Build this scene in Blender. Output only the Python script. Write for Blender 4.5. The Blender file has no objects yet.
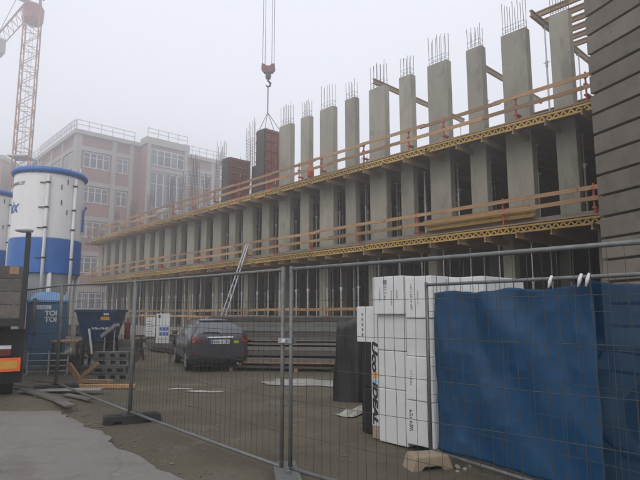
import bpy, bmesh, math, random
from mathutils import Vector, Matrix, noise
from mathutils.bvhtree import BVHTree
R = math.radians
random.seed(7)
sc = bpy.context.scene
C = sc.collection

# ------------------------------------------------------------------ camera, sky, sun, exposure
EYE = 1.62
PITCH = math.atan(73 / 530)
cam = bpy.data.objects.new('camera', bpy.data.cameras.new('camera'))
C.objects.link(cam)
cam.location = (0, 0, EYE)
cam.rotation_euler = (R(90) + PITCH, 0, 0)
cam.data.sensor_width = 36
cam.data.lens = 36 * 530 / 640
cam.data.clip_end = 1000
sc.camera = cam

SUN_EL, SUN_AZ = R(42), R(200)          # azimuth measured clockwise from +Y
world = bpy.data.worlds.new('World')
sc.world = world
world.use_nodes = True
wn = world.node_tree
wn.nodes.clear()
w_out = wn.nodes.new('ShaderNodeOutputWorld')
w_bg = wn.nodes.new('ShaderNodeBackground')
w_sky = wn.nodes.new('ShaderNodeTexSky')
w_sky.sky_type = 'NISHITA'
w_sky.sun_disc = False
w_sky.sun_elevation = SUN_EL
w_sky.sun_rotation = SUN_AZ
w_sky.dust_density = 6.0
w_hs = wn.nodes.new('ShaderNodeHueSaturation')
w_hs.inputs['Saturation'].default_value = 0.1
w_mix = wn.nodes.new('ShaderNodeMix')
w_mix.data_type = 'RGBA'
w_mix.inputs[0].default_value = 0.88     # closed cloud cover over the clear sky
w_mix.inputs[7].default_value = (7.55, 7.75, 8.5, 1)
w_bg.inputs['Strength'].default_value = 0.1
wn.links.new(w_sky.outputs[0], w_hs.inputs['Color'])
wn.links.new(w_hs.outputs[0], w_mix.inputs[6])
wn.links.new(w_mix.outputs[2], w_bg.inputs['Color'])
wn.links.new(w_bg.outputs[0], w_out.inputs['Surface'])

sun = bpy.data.objects.new('sun', bpy.data.lights.new('sun', 'SUN'))
C.objects.link(sun)
sun.data.energy = 0.6
sun.data.angle = R(30)
sun.data.color = (1.0, 0.97, 0.93)
sun.location = (0, -20, 40)
sun.rotation_euler = Vector((-math.sin(SUN_AZ) * math.cos(SUN_EL), -math.cos(SUN_AZ) * math.cos(SUN_EL), -math.sin(SUN_EL))).to_track_quat('-Z', 'Y').to_euler()

sc.view_settings.view_transform = 'Standard'
sc.view_settings.look = 'None'
sc.view_settings.gamma = 1
sc.view_settings.use_curve_mapping = False
sc.view_settings.exposure = 0.42
sc.render.engine = 'CYCLES'
sc.cycles.use_denoising = True
sc.cycles.max_bounces = 7
sc.cycles.volume_bounces = 4
sc.cycles.transparent_max_bounces = 12

# ------------------------------------------------------------------ helpers: pixels of the photo -> directions
F = 530.0
def ray(x, y):
    cx, cy = (x - 320) / F, (240 - y) / F
    return Vector((cx, math.cos(PITCH) - cy * math.sin(PITCH), math.sin(PITCH) + cy * math.cos(PITCH)))
def at_z(x, y, z=0.0):
    d = ray(x, y); t = (z - EYE) / d.z
    return Vector((d.x * t, d.y * t, z))
def at_Y(x, y, Y):
    d = ray(x, y); t = Y / d.y
    return Vector((d.x * t, Y, EYE + d.z * t))

# ------------------------------------------------------------------ helpers: meshes
class MB:
    def __init__(self): self.v = []; self.f = []
    def add(self, vs, fs):
        n = len(self.v); self.v += [tuple(p) for p in vs]; self.f += [tuple(i + n for i in q) for q in fs]; return self
    def box(self, x0, x1, y0, y1, z0, z1):
        return self.add([(x0,y0,z0),(x1,y0,z0),(x1,y1,z0),(x0,y1,z0),(x0,y0,z1),(x1,y0,z1),(x1,y1,z1),(x0,y1,z1)],
                        [(0,3,2,1),(4,5,6,7),(0,1,5,4),(1,2,6,5),(2,3,7,6),(3,0,4,7)])
    def bar(self, p, q, w, h, up=(0,0,1)):
        p, q, up = Vector(p), Vector(q), Vector(up)
        d = (q - p).normalized()
        if abs(d.dot(up)) > 0.98: up = Vector((1, 0, 0)) if abs(d.x) < 0.9 else Vector((0, 1, 0))
        a = d.cross(up).normalized(); b = a.cross(d).normalized()
        a *= w / 2; b *= h / 2
        return self.add([p-a-b, p+a-b, p+a+b, p-a+b, q-a-b, q+a-b, q+a+b, q-a+b],
                        [(0,3,2,1),(4,5,6,7),(0,1,5,4),(1,2,6,5),(2,3,7,6),(3,0,4,7)][:])
    def tube(self, pts, r, n=8, caps=True):
        pts = [Vector(p) for p in pts]; m = len(pts)
        rs = r if isinstance(r, (list, tuple)) else [r] * m
        base = len(self.v); prev = None
        for i, p in enumerate(pts):
            d = (pts[min(i+1, m-1)] - pts[max(i-1, 0)]).normalized()
            if prev is None:
                up = Vector((0,0,1)) if abs(d.z) < 0.9 else Vector((1,0,0))
                a = d.cross(up).normalized()
            else:
                a = (prev - d * prev.dot(d)).normalized()
            prev = a; b = d.cross(a)
            for k in range(n):
                t = 2 * math.pi * k / n
                self.v.append(tuple(p + (a * math.cos(t) + b * math.sin(t)) * rs[i]))
        for i in range(m - 1):
            for k in range(n):
                j = (k + 1) % n
                self.f.append((base+i*n+k, base+i*n+j, base+(i+1)*n+j, base+(i+1)*n+k))
        if caps:
            self.f.append(tuple(base + k for k in reversed(range(n))))
            self.f.append(tuple(base + (m-1)*n + k for k in range(n)))
        return self
    def lathe(self, prof, n=24, c=(0,0), a0=0.0):
        base = len(self.v); m = len(prof)
        for r, z in prof:
            for k in range(n):
                t = a0 + 2 * math.pi * k / n
                self.v.append((c[0] + r * math.cos(t), c[1] + r * math.sin(t), z))
        for i in range(m - 1):
            for k in range(n):
                j = (k + 1) % n
                self.f.append((base+i*n+k, base+i*n+j, base+(i+1)*n+j, base+(i+1)*n+k))
        self.f.append(tuple(base + k for k in reversed(range(n))))
        self.f.append(tuple(base + (m-1)*n + k for k in range(n)))
        return self
    def prism(self, poly, y0, y1):          # polygon in x,z pushed along y
        n = len(poly)
        return self.add([(x, y0, z) for x, z in poly] + [(x, y1, z) for x, z in poly],
                        [tuple(range(n)), tuple(range(2*n-1, n-1, -1))] + [(i, i+n, (i+1) % n + n, (i+1) % n) for i in range(n)])
    def mesh(self, name, mat=None, smooth=False, bevel=0.0, seg=1):
        me = bpy.data.meshes.new(name); me.from_pydata(self.v, [], self.f)
        bm = bmesh.new(); bm.from_mesh(me)
        bmesh.ops.recalc_face_normals(bm, faces=bm.faces)
        if bevel:
            bmesh.ops.bevel(bm, geom=list(bm.edges), offset=bevel, segments=seg, profile=0.6, affect='EDGES', clamp_overlap=True)
        bm.to_mesh(me); bm.free()
        if smooth:
            for p in me.polygons: p.use_smooth = True
        if mat: me.materials.append(mat)
        return me
    def build(self, name, mat, parent=None, smooth=False, bevel=0.0, seg=1, loc=None, rotz=0.0):
        return link(name, self.mesh(name, mat, smooth, bevel, seg), parent, loc, rotz)

def link(name, me, parent=None, loc=None, rotz=0.0):
    o = bpy.data.objects.new(name, me); C.objects.link(o)
    if parent: o.parent = parent
    if loc is not None: o.location = loc
    if rotz: o.rotation_euler = (0, 0, rotz)
    return o
def tag(o, label=None, cat=None, group=None, kind=None):
    if label: o['label'] = label
    if cat: o['category'] = cat
    if group: o['group'] = group
    if kind: o['kind'] = kind
    return o
def thing(name, label, cat, loc=(0,0,0), rotz=0.0, group=None):
    o = bpy.data.objects.new(name, None); C.objects.link(o)
    o.empty_display_size = 0.2
    o.location = loc; o.rotation_euler = (0, 0, rotz)
    return tag(o, label, cat, group)
def copy_tree(o, parent=None):
    c = o.copy(); C.objects.link(c)
    if parent: c.parent = parent
    for ch in list(o.children): copy_tree(ch, c)
    return c
def text_mesh(body, size, mat, extrude=0.001, shear=0.0, bold=0.0, spacing=1.0):
    cu = bpy.data.curves.new('text', 'FONT'); cu.body = body; cu.size = size; cu.extrude = extrude
    cu.shear = shear; cu.align_x = 'CENTER'; cu.align_y = 'CENTER'; cu.offset = bold; cu.space_character = spacing
    o = bpy.data.objects.new('text', cu); C.objects.link(o)
    dg = bpy.context.evaluated_depsgraph_get()
    me = bpy.data.meshes.new_from_object(o.evaluated_get(dg))
    bpy.data.objects.remove(o); bpy.data.curves.remove(cu)
    me.materials.clear(); me.materials.append(mat)
    return me

def stroke_mesh(n, size, mat, seed):
    """a line of n small unreadable glyphs in the x,y plane, centred"""
    rnd = random.Random(seed); m = MB(); w = size * 0.62; x0 = -n * w / 2
    for i in range(n):
        x = x0 + i * w; h = size * rnd.choice((0.5, 0.72, 0.72)); t = size * 0.13; b = -size * 0.36
        m.box(x, x + t, b, b + h, 0, 0.0012)
        if rnd.random() < 0.7: m.box(x + w * 0.5, x + w * 0.5 + t, b, b + h * rnd.choice((0.5, 1)), 0, 0.0012)
        y = b + h * rnd.choice((0.0, 0.45, 0.8)); m.box(x + t, x + w * 0.5, y, y + t, 0, 0.0011)
    return m.mesh('print', mat)
# ------------------------------------------------------------------ materials
def mat(name, col, rough=0.7, var=0.15, scale=3.0, bump=0.0, bscale=40.0, metal=0.0, rand=0.0, col2=None, spots=None, detail=6, coat=0.0, stretch=None, spec=None):
    m = bpy.data.materials.new(name); m.use_nodes = True
    nt = m.node_tree; b = nt.nodes['Principled BSDF']
    b.inputs['Roughness'].default_value = rough; b.inputs['Metallic'].default_value = metal
    if coat: b.inputs['Coat Weight'].default_value = coat; b.inputs['Coat Roughness'].default_value = 0.08
    if spec is not None: b.inputs['Specular IOR Level'].default_value = spec
    tc = nt.nodes.new('ShaderNodeTexCoord'); src = tc.outputs['Object']
    if stretch:
        mp = nt.nodes.new('ShaderNodeMapping'); mp.inputs['Scale'].default_value = stretch
        nt.links.new(src, mp.inputs['Vector']); src = mp.outputs[0]
    oi = nt.nodes.new('ShaderNodeObjectInfo')
    ad = nt.nodes.new('ShaderNodeVectorMath'); ad.operation = 'ADD'
    ms = nt.nodes.new('ShaderNodeMath'); ms.operation = 'MULTIPLY'; ms.inputs[1].default_value = 37.0
    nt.links.new(oi.outputs['Random'], ms.inputs[0]); nt.links.new(src, ad.inputs[0]); nt.links.new(ms.outputs[0], ad.inputs[1])
    src = ad.outputs[0]
    n1 = nt.nodes.new('ShaderNodeTexNoise'); n1.inputs['Scale'].default_value = scale; n1.inputs['Detail'].default_value = detail; n1.inputs['Roughness'].default_value = 0.62
    nt.links.new(src, n1.inputs['Vector'])
    rp = nt.nodes.new('ShaderNodeMapRange'); rp.inputs[1].default_value = 0.3; rp.inputs[2].default_value = 0.7
    nt.links.new(n1.outputs['Fac'], rp.inputs[0])
    mx = nt.nodes.new('ShaderNodeMix'); mx.data_type = 'RGBA'
    c2 = col2 or tuple(min(1, c * (1 + var)) for c in col)
    c1 = tuple(c * (1 - var) for c in col) if col2 is None else col
    mx.inputs[6].default_value = (*c1, 1); mx.inputs[7].default_value = (*c2, 1)
    nt.links.new(rp.outputs[0], mx.inputs[0]); out = mx.outputs[2]
    if spots:                                   # (colour, scale, threshold, amount): stains with a shape of their own
        for (sc_, ss, th, am) in spots:
            n2 = nt.nodes.new('ShaderNodeTexNoise'); n2.inputs['Scale'].default_value = ss; n2.inputs['Detail'].default_value = 5; n2.inputs['Roughness'].default_value = 0.7
            nt.links.new(src, n2.inputs['Vector'])
            r2 = nt.nodes.new('ShaderNodeMapRange'); r2.inputs[1].default_value = th; r2.inputs[2].default_value = th + 0.1; r2.inputs[4].default_value = am
            nt.links.new(n2.outputs['Fac'], r2.inputs[0])
            m2 = nt.nodes.new('ShaderNodeMix'); m2.data_type = 'RGBA'; m2.inputs[7].default_value = (*sc_, 1)
            nt.links.new(r2.outputs[0], m2.inputs[0]); nt.links.new(out, m2.inputs[6]); out = m2.outputs[2]
    if rand:
        hv = nt.nodes.new('ShaderNodeHueSaturation')
        mr = nt.nodes.new('ShaderNodeMapRange'); mr.inputs[3].default_value = 1 - rand; mr.inputs[4].default_value = 1 + rand
        nt.links.new(oi.outputs['Random'], mr.inputs[0]); nt.links.new(mr.outputs[0], hv.inputs['Value']); nt.links.new(out, hv.inputs['Color']); out = hv.outputs[0]
    nt.links.new(out, b.inputs['Base Color'])
    if bump:
        n3 = nt.nodes.new('ShaderNodeTexNoise'); n3.inputs['Scale'].default_value = bscale; n3.inputs['Detail'].default_value = 4
        nt.links.new(src, n3.inputs['Vector'])
        bp = nt.nodes.new('ShaderNodeBump'); bp.inputs['Strength'].default_value = bump; bp.inputs['Distance'].default_value = 0.01
        nt.links.new(n3.outputs['Fac'], bp.inputs['Height']); nt.links.new(bp.outputs[0], b.inputs['Normal'])
    return m

M = {}
M['concrete'] = mat('concrete', (0.30, 0.28, 0.225), 0.85, 0.10, 1.6, 0.25, 25, rand=0.13, spots=[((0.17, 0.16, 0.13), 1.3, 0.53, 0.6), ((0.40, 0.385, 0.34), 3.4, 0.58, 0.55), ((0.15, 0.14, 0.115), 7.0, 0.60, 0.6), ((0.20, 0.14, 0.09), 2.1, 0.66, 0.35)], stretch=(1.4, 1.4, 0.42))
M['slab'] = mat('slab_concrete', (0.25, 0.235, 0.205), 0.9, 0.16, 1.2, 0.25, 25, spots=[((0.18, 0.17, 0.16), 2.2, 0.56, 0.6)])
M['stone'] = mat('stone_block', (0.165, 0.143, 0.115), 0.9, 0.16, 2.4, 0.7, 45, rand=0.14, spots=[((0.095, 0.083, 0.068), 3.0, 0.56, 0.6), ((0.24, 0.215, 0.18), 9.0, 0.60, 0.45)])
M['mortar'] = mat('mortar', (0.06, 0.054, 0.047), 0.95, 0.2, 6)
M['yellow_wood'] = mat('yellow_wood', (0.43, 0.27, 0.065), 0.6, 0.2, 6, rand=0.18, spots=[((0.25, 0.17, 0.07), 4, 0.58, 0.6)])
M['timber'] = mat('timber', (0.30, 0.20, 0.105), 0.75, 0.25, 5, 0.2, 30, rand=0.2, stretch=(0.3, 4, 4))
M['board'] = mat('orange_board', (0.37, 0.215, 0.10), 0.75, 0.25, 5, 0.15, 30, rand=0.3, stretch=(0.4, 4, 4), spots=[((0.20, 0.15, 0.10), 1.6, 0.54, 0.6), ((0.40, 0.37, 0.32), 3.0, 0.64, 0.5)])
M['old_wood'] = mat('weathered_wood', (0.125, 0.11, 0.095), 0.85, 0.3, 4, 0.3, 30, rand=0.3, stretch=(0.3, 4, 4))
M['ply'] = mat('plywood', (0.14, 0.095, 0.055), 0.7, 0.25, 2, 0.1, 30, rand=0.15)
M['red_steel'] = mat('red_steel', (0.42, 0.06, 0.03), 0.55, 0.25, 8, rand=0.15)
M['rust_panel'] = mat('red_brown_panel', (0.17, 0.05, 0.035), 0.7, 0.35, 4, rand=0.15)
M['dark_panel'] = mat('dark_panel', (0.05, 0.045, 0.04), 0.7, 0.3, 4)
M['galv'] = mat('galvanised_steel', (0.42, 0.43, 0.44), 0.42, 0.2, 9, metal=0.75, rand=0.12)
M['prop'] = mat('prop_steel', (0.60, 0.60, 0.585), 0.5, 0.2, 9, metal=0.2, rand=0.25)
M['rebar'] = mat('rebar', (0.12, 0.085, 0.07), 0.75, 0.3, 20, metal=0.3)
M['fence_tube'] = mat('fence_tube', (0.15, 0.155, 0.15), 0.5, 0.25, 12, metal=0.3)
M['wire'] = mat('wire', (0.055, 0.058, 0.052), 0.7, 0.25, 12, metal=0.2)
M['rubber'] = mat('black_rubber', (0.022, 0.022, 0.023), 0.75, 0.3, 12, 0.3, 60, spots=[((0.07, 0.065, 0.055), 9, 0.6, 0.6)])
M['tan_concrete'] = mat('tan_concrete', (0.30, 0.235, 0.165), 0.95, 0.2, 9, 0.5, 60)
M['foam'] = mat('white_foam', (0.58, 0.575, 0.555), 0.8, 0.04, 5, 0.15, 90, rand=0.03, spots=[((0.52, 0.51, 0.48), 6, 0.64, 0.35)])
M['film'] = mat('white_film', (0.62, 0.62, 0.605), 0.32, 0.05, 8, 0.5, 9, rand=0.03)
M['black_ink'] = mat('black_ink', (0.015, 0.015, 0.016), 0.6, 0.1, 8)
M['grey_ink'] = mat('grey_ink', (0.20, 0.21, 0.22), 0.6, 0.4, 30)
M['blue_ink'] = mat('blue_ink', (0.035, 0.12, 0.36), 0.5, 0.1, 8)
M['orange_ink'] = mat('orange_ink', (0.62, 0.30, 0.07), 0.6, 0.1, 8)
M['sky_ink'] = mat('sky_ink', (0.25, 0.45, 0.62), 0.6, 0.1, 8)
M['white_paint'] = mat('white_paint', (0.62, 0.62, 0.61), 0.5, 0.07, 3, rand=0.04, spots=[((0.40, 0.37, 0.33), 5, 0.63, 0.4)])
M['cream_paint'] = mat('silo_white', (0.80, 0.78, 0.755), 0.5, 0.05, 1.5, 0.05, 10, spots=[((0.45, 0.42, 0.38), 3.2, 0.62, 0.4)], stretch=(1.5, 1.5, 0.35))
M['silo_blue'] = mat('silo_blue', (0.025, 0.135, 0.42), 0.45, 0.12, 2, spots=[((0.10, 0.2, 0.4), 5, 0.64, 0.4)])
M['toilet_blue'] = mat('toilet_blue', (0.035, 0.115, 0.21), 0.5, 0.12, 3)
M['toilet_roof'] = mat('toilet_roof', (0.14, 0.28, 0.46), 0.4, 0.08, 3)
M['skip_blue'] = mat('skip_blue', (0.01, 0.036, 0.10), 0.5, 0.25, 5, spots=[((0.08, 0.06, 0.05), 6, 0.6, 0.6)])
M['dark_steel'] = mat('dark_steel', (0.035, 0.033, 0.032), 0.6, 0.35, 6, metal=0.2, spots=[((0.11, 0.06, 0.035), 6, 0.6, 0.6)])
M['grey_plastic'] = mat('grey_plastic', (0.13, 0.135, 0.13), 0.7, 0.2, 7, 0.2, 40, rand=0.2)
M['black_film'] = mat('black_film', (0.009, 0.009, 0.010), 0.5, 0.3, 6, 0.35, 11)
M['orange_reflector'] = mat('orange_reflector', (0.85, 0.13, 0.02), 0.35, 0.1, 8)
M['yellow_reflector'] = mat('yellow_reflector', (0.62, 0.33, 0.04), 0.35, 0.1, 8)
M['red_lens'] = mat('red_lens', (0.13, 0.014, 0.012), 0.12, 0.2, 10, coat=0.5)
M['amber_lens'] = mat('amber_lens', (0.26, 0.09, 0.03), 0.15, 0.2, 10, coat=0.5)
M['clear_lens'] = mat('clear_lens', (0.62, 0.62, 0.64), 0.15, 0.1, 10, coat=0.5)
M['car_paint'] = mat('car_paint', (0.06, 0.064, 0.078), 0.32, 0.06, 30, metal=0.45, coat=0.7, spots=[((0.10, 0.095, 0.085), 5, 0.63, 0.25)])
M['car_glass'] = mat('car_glass', (0.115, 0.13, 0.135), 0.04, 0.1, 3, spec=0.8)
M['black_plastic'] = mat('black_plastic', (0.02, 0.02, 0.021), 0.6, 0.2, 20)
M['chrome'] = mat('chrome', (0.72, 0.72, 0.72), 0.15, 0.05, 20, metal=1.0)
M['alloy'] = mat('alloy', (0.55, 0.56, 0.57), 0.3, 0.1, 20, metal=0.8)
M['plate_white'] = mat('plate_white', (0.62, 0.61, 0.59), 0.5, 0.05, 20)
M['lime'] = mat('lime_sticker', (0.36, 0.46, 0.03), 0.5, 0.1, 20)
M['brick'] = mat('brick', (0.30, 0.165, 0.135), 0.9, 0.2, 2.5, rand=0.06)
M['frame_concrete'] = mat('frame_concrete', (0.38, 0.36, 0.335), 0.9, 0.1, 0.8, spots=[((0.26, 0.25, 0.23), 1.4, 0.56, 0.6)])
M['window_frame'] = mat('white_window_frame', (0.55, 0.56, 0.57), 0.6, 0.05, 3)
M['pane'] = mat('window_pane', (0.10, 0.12, 0.14), 0.12, 0.25, 0.7, rand=0.5)
M['roofing'] = mat('roofing', (0.16, 0.155, 0.15), 0.9, 0.15, 1)
M['crane'] = mat('crane_orange', (0.33, 0.14, 0.06), 0.6, 0.25, 4, spots=[((0.2, 0.07, 0.04), 3, 0.56, 0.6)])
M['crane_red'] = mat('crane_red', (0.30, 0.06, 0.04), 0.6, 0.2, 4)
M['cable'] = mat('steel_cable', (0.10, 0.10, 0.10), 0.6, 0.2, 20, metal=0.4)
M['orange_vest'] = mat('orange_plastic', (0.60, 0.075, 0.03), 0.6, 0.1, 8)
M['red_can'] = mat('red_can', (0.16, 0.02, 0.017), 0.5, 0.2, 8)
M['aluminium'] = mat('aluminium', (0.60, 0.62, 0.66), 0.35, 0.1, 9, metal=0.7)
M['hose'] = mat('dark_hose', (0.02, 0.02, 0.022), 0.5, 0.2, 9)
M['plastic_sheet'] = mat('pale_plastic', (0.34, 0.325, 0.29), 0.35, 0.12, 7, 0.5, 12, spots=[((0.33, 0.30, 0.25), 6, 0.57, 0.6)])
M['stone_bits'] = mat('gravel', (0.14, 0.12, 0.09), 0.95, 0.35, 3, 0.3, 60)
M['tyre'] = mat('tyre', (0.016, 0.016, 0.016), 0.85, 0.3, 12, spots=[((0.06, 0.052, 0.042), 6, 0.55, 0.7)])

def ground_mat():
    m = mat('dirt_ground', (0.085, 0.071, 0.043), 0.93, 0.2, 0.55, 0.0, col2=(0.14, 0.118, 0.079),
            spots=[((0.22, 0.20, 0.165), 0.9, 0.585, 0.55), ((0.06, 0.05, 0.037), 1.7, 0.57, 0.55), ((0.21, 0.185, 0.15), 14, 0.63, 0.5)], detail=9)
    nt = m.node_tree; b = nt.nodes['Principled BSDF']
    tc = nt.nodes.new('ShaderNodeTexCoord')
    a = nt.nodes.new('ShaderNodeTexNoise'); a.inputs['Scale'].default_value = 9; a.inputs['Detail'].default_value = 9; a.inputs['Roughness'].default_value = 0.7
    nt.links.new(tc.outputs['Object'], a.inputs['Vector'])
    bp = nt.nodes.new('ShaderNodeBump'); bp.inputs['Strength'].default_value = 0.9; bp.inputs['Distance'].default_value = 0.06
    nt.links.new(a.outputs['Fac'], bp.inputs['Height']); nt.links.new(bp.outputs[0], b.inputs['Normal'])
    w = nt.nodes.new('ShaderNodeTexNoise'); w.inputs['Scale'].default_value = 0.7; w.inputs['Detail'].default_value = 4
    nt.links.new(tc.outputs['Object'], w.inputs['Vector'])
    r = nt.nodes.new('ShaderNodeMapRange'); r.inputs[1].default_value = 0.52; r.inputs[2].default_value = 0.66; r.inputs[3].default_value = 0.95; r.inputs[4].default_value = 0.5
    nt.links.new(w.outputs['Fac'], r.inputs[0]); nt.links.new(r.outputs[0], b.inputs['Roughness'])
    return m
M['ground'] = ground_mat()
def pavement_mat():
    m = mat('pavement_concrete', (0.165, 0.15, 0.138), 0.9, 0.1, 0.9, 0.5, 70, col2=(0.205, 0.188, 0.175),
            spots=[((0.125, 0.112, 0.095), 1.3, 0.53, 0.5), ((0.10, 0.082, 0.06), 0.55, 0.57, 0.6), ((0.27, 0.255, 0.235), 9, 0.57, 0.45), ((0.09, 0.08, 0.07), 30, 0.62, 0.5)], detail=9)
    nt = m.node_tree; b = nt.nodes['Principled BSDF']
    base = b.inputs['Base Color'].links[0].from_socket
    tc = nt.nodes.new('ShaderNodeTexCoord')
    vo = nt.nodes.new('ShaderNodeTexVoronoi'); vo.feature = 'DISTANCE_TO_EDGE'; vo.inputs['Scale'].default_value = 0.42
    nz = nt.nodes.new('ShaderNodeTexNoise'); nz.inputs['Scale'].default_value = 2.2; nz.inputs['Detail'].default_value = 6
    mxv = nt.nodes.new('ShaderNodeMix'); mxv.data_type = 'VECTOR'; mxv.inputs[0].default_value = 0.25
    nt.links.new(tc.outputs['Object'], nz.inputs['Vector']); nt.links.new(tc.outputs['Object'], mxv.inputs[4]); nt.links.new(nz.outputs['Color'], mxv.inputs[5])
    nt.links.new(mxv.outputs[1], vo.inputs['Vector'])
    r = nt.nodes.new('ShaderNodeMapRange'); r.inputs[1].default_value = 0.0; r.inputs[2].default_value = 0.006; r.inputs[3].default_value = 0.55; r.inputs[4].default_value = 0.0
    nt.links.new(vo.outputs['Distance'], r.inputs[0])
    mx = nt.nodes.new('ShaderNodeMix'); mx.data_type = 'RGBA'; mx.inputs[7].default_value = (0.12, 0.11, 0.10, 1)
    nt.links.new(r.outputs[0], mx.inputs[0]); nt.links.new(base, mx.inputs[6]); nt.links.new(mx.outputs[2], b.inputs['Base Color'])
    return m
M['pavement'] = pavement_mat()
def tarp_mat(name, col, clear):
    m = mat(name, col, 0.38, 0.14, 1.2, 0.25, 6)
    nt = m.node_tree; b = nt.nodes['Principled BSDF']; out = nt.nodes['Material Output']
    tl = nt.nodes.new('ShaderNodeBsdfTranslucent'); tl.inputs['Color'].default_value = (col[0] * 1.5, col[1] * 1.5, col[2] * 1.5, 1)
    a = nt.nodes.new('ShaderNodeMixShader'); a.inputs[0].default_value = 0.3
    nt.links.new(b.outputs[0], a.inputs[1]); nt.links.new(tl.outputs[0], a.inputs[2])
    tr = nt.nodes.new('ShaderNodeBsdfTransparent'); tr.inputs['Color'].default_value = (0.55, 0.72, 0.9, 1)
    c = nt.nodes.new('ShaderNodeMixShader'); c.inputs[0].default_value = clear
    nt.links.new(a.outputs[0], c.inputs[1]); nt.links.new(tr.outputs[0], c.inputs[2]); nt.links.new(c.outputs[0], out.inputs['Surface'])
    return m
M['tarp'] = tarp_mat('blue_tarp', (0.016, 0.085, 0.19), 0.0)
M['tarp_clear'] = tarp_mat('thin_blue_tarp', (0.02, 0.075, 0.145), 0.62)

# ------------------------------------------------------------------ setting: ground, pavement
def gz(x, y):
    r = math.hypot(x, y)
    fade = max(0.0, 1 - r / 45)
    h = 0.035 * noise.noise((x * 0.35, y * 0.35, 0)) + 0.02 * noise.noise((x * 1.1, y * 1.1, 3.0)) + 0.010 * noise.noise((x * 3.1, y * 3.1, 5.0))
    h += 0.13 * math.exp(-((x + 5.6) ** 2 + (y - 10.6) ** 2) / 1.6) + 0.10 * math.exp(-((x + 4.9) ** 2 / 2.0 + (y - 9.6) ** 2 / 0.5))
    return h * fade - 0.02
def ground():
    n = 300; vs = []
    def sp(t): return 170 * math.copysign(abs(t) ** 3.0, t)
    for j in range(n + 1):
        for i in range(n + 1):
            x, y = sp(2 * i / n - 1), sp(2 * j / n - 1) + 0.0
            yy = y + 6 * (1 - min(1, abs(y) / 170)); xx = x
            vs.append((xx, yy, gz(xx, yy)))
    fs = [(j*(n+1)+i, j*(n+1)+i+1, (j+1)*(n+1)+i+1, (j+1)*(n+1)+i) for j in range(n) for i in range(n)]
    o = MB().add(vs, fs).build('ground', M['ground'], smooth=True)
    tag(o, kind='structure')
ground()
A_DIR = Vector((0.62, -0.785, 0)).normalized()      # the line of the fence and of the pavement edge
def pavement():
    a = at_z(58, 411); e = []
    p0, p1 = a - A_DIR * 1.4, a + A_DIR * 16
    nrm = Vector((-A_DIR.y, A_DIR.x, 0))
    n = 160
    for i in range(n + 1):
        p = p0.lerp(p1, i / n)
        o = 0.16 * noise.noise((i * 0.13, 2.0, 0)) + 0.07 * noise.noise((i * 0.5, 5.0, 0)) + 0.04 * noise.noise((i * 1.3, 7.0, 0))
        e.append(p + nrm * o)
    back = [p1 + Vector((-9, -6, 0)), Vector((-16, -14, 0)), Vector((-22, 6, 0)), p0 + Vector((-4, 0.2, 0)), p0 + Vector((-1.6, 0.3, 0))]
    poly = [(p.x, p.y) for p in e + back]
    m = MB(); k = len(poly)
    m.add([(x, y, 0.035) for x, y in poly] + [(x, y, -0.15) for x, y in poly], [tuple(range(k))] + [(i, (i + 1) % k, (i + 1) % k + k, i + k) for i in range(k)])
    o = m.build('pavement', M['pavement']); tag(o, kind='structure')
pavement()
def gravel():
    m = MB(); rnd = random.Random(3)
    for i in range(2200):
        x = rnd.uniform(-7, 6); y = rnd.uniform(4.2, 17)
        if rnd.random() < 0.22:
            q = at_z(58, 411) + A_DIR * rnd.uniform(-0.8, 9); x, y = q.x + rnd.gauss(0.15, 0.22), q.y + rnd.gauss(0.1, 0.2)
        s = rnd.choice((0.006, 0.009, 0.012, 0.012, 0.02)) * rnd.uniform(0.8, 1.6)
        z = gz(x, y) + s * 0.25
        v = []
        for d in ((1,0,0),(-1,0,0),(0,1,0),(0,-1,0),(0,0,1),(0,0,-1)):
            k = s * rnd.uniform(0.7, 1.3); v.append((x + d[0]*k, y + d[1]*k, z + d[2]*k*0.7))
        m.add(v, [(0,2,4),(2,1,4),(1,3,4),(3,0,4),(2,0,5),(1,2,5),(3,1,5),(0,3,5)])
    o = m.build('gravel', M['stone_bits']); tag(o, 'loose stones and crumbs scattered over the dirt ground', 'gravel', kind='stuff')
gravel()

# ------------------------------------------------------------------ facade frame: s runs along the front (away from the camera), d into the building
AZ = R(-42.764); D0 = 16.409
UX, UY = math.sin(AZ), math.cos(AZ); NX, NY = -math.cos(AZ), math.sin(AZ)
FROT = math.atan2(-UY, -UX)
FORG = Vector((-NX * D0, -NY * D0, 0))
def fw(s, d, z=0.0): return Vector((UX * s - NX * (D0 + d), UY * s - NY * (D0 + d), z))
# local coordinates of the facade frame: x = -s, y = d
S1B, S1T, S2B, S2T, TOP = 4.48, 4.72, 7.98, 8.22, 11.7
S_END, S_BEG, DEPTH = 47.9, 2.0, 15.0
G0 = 0.70

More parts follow.
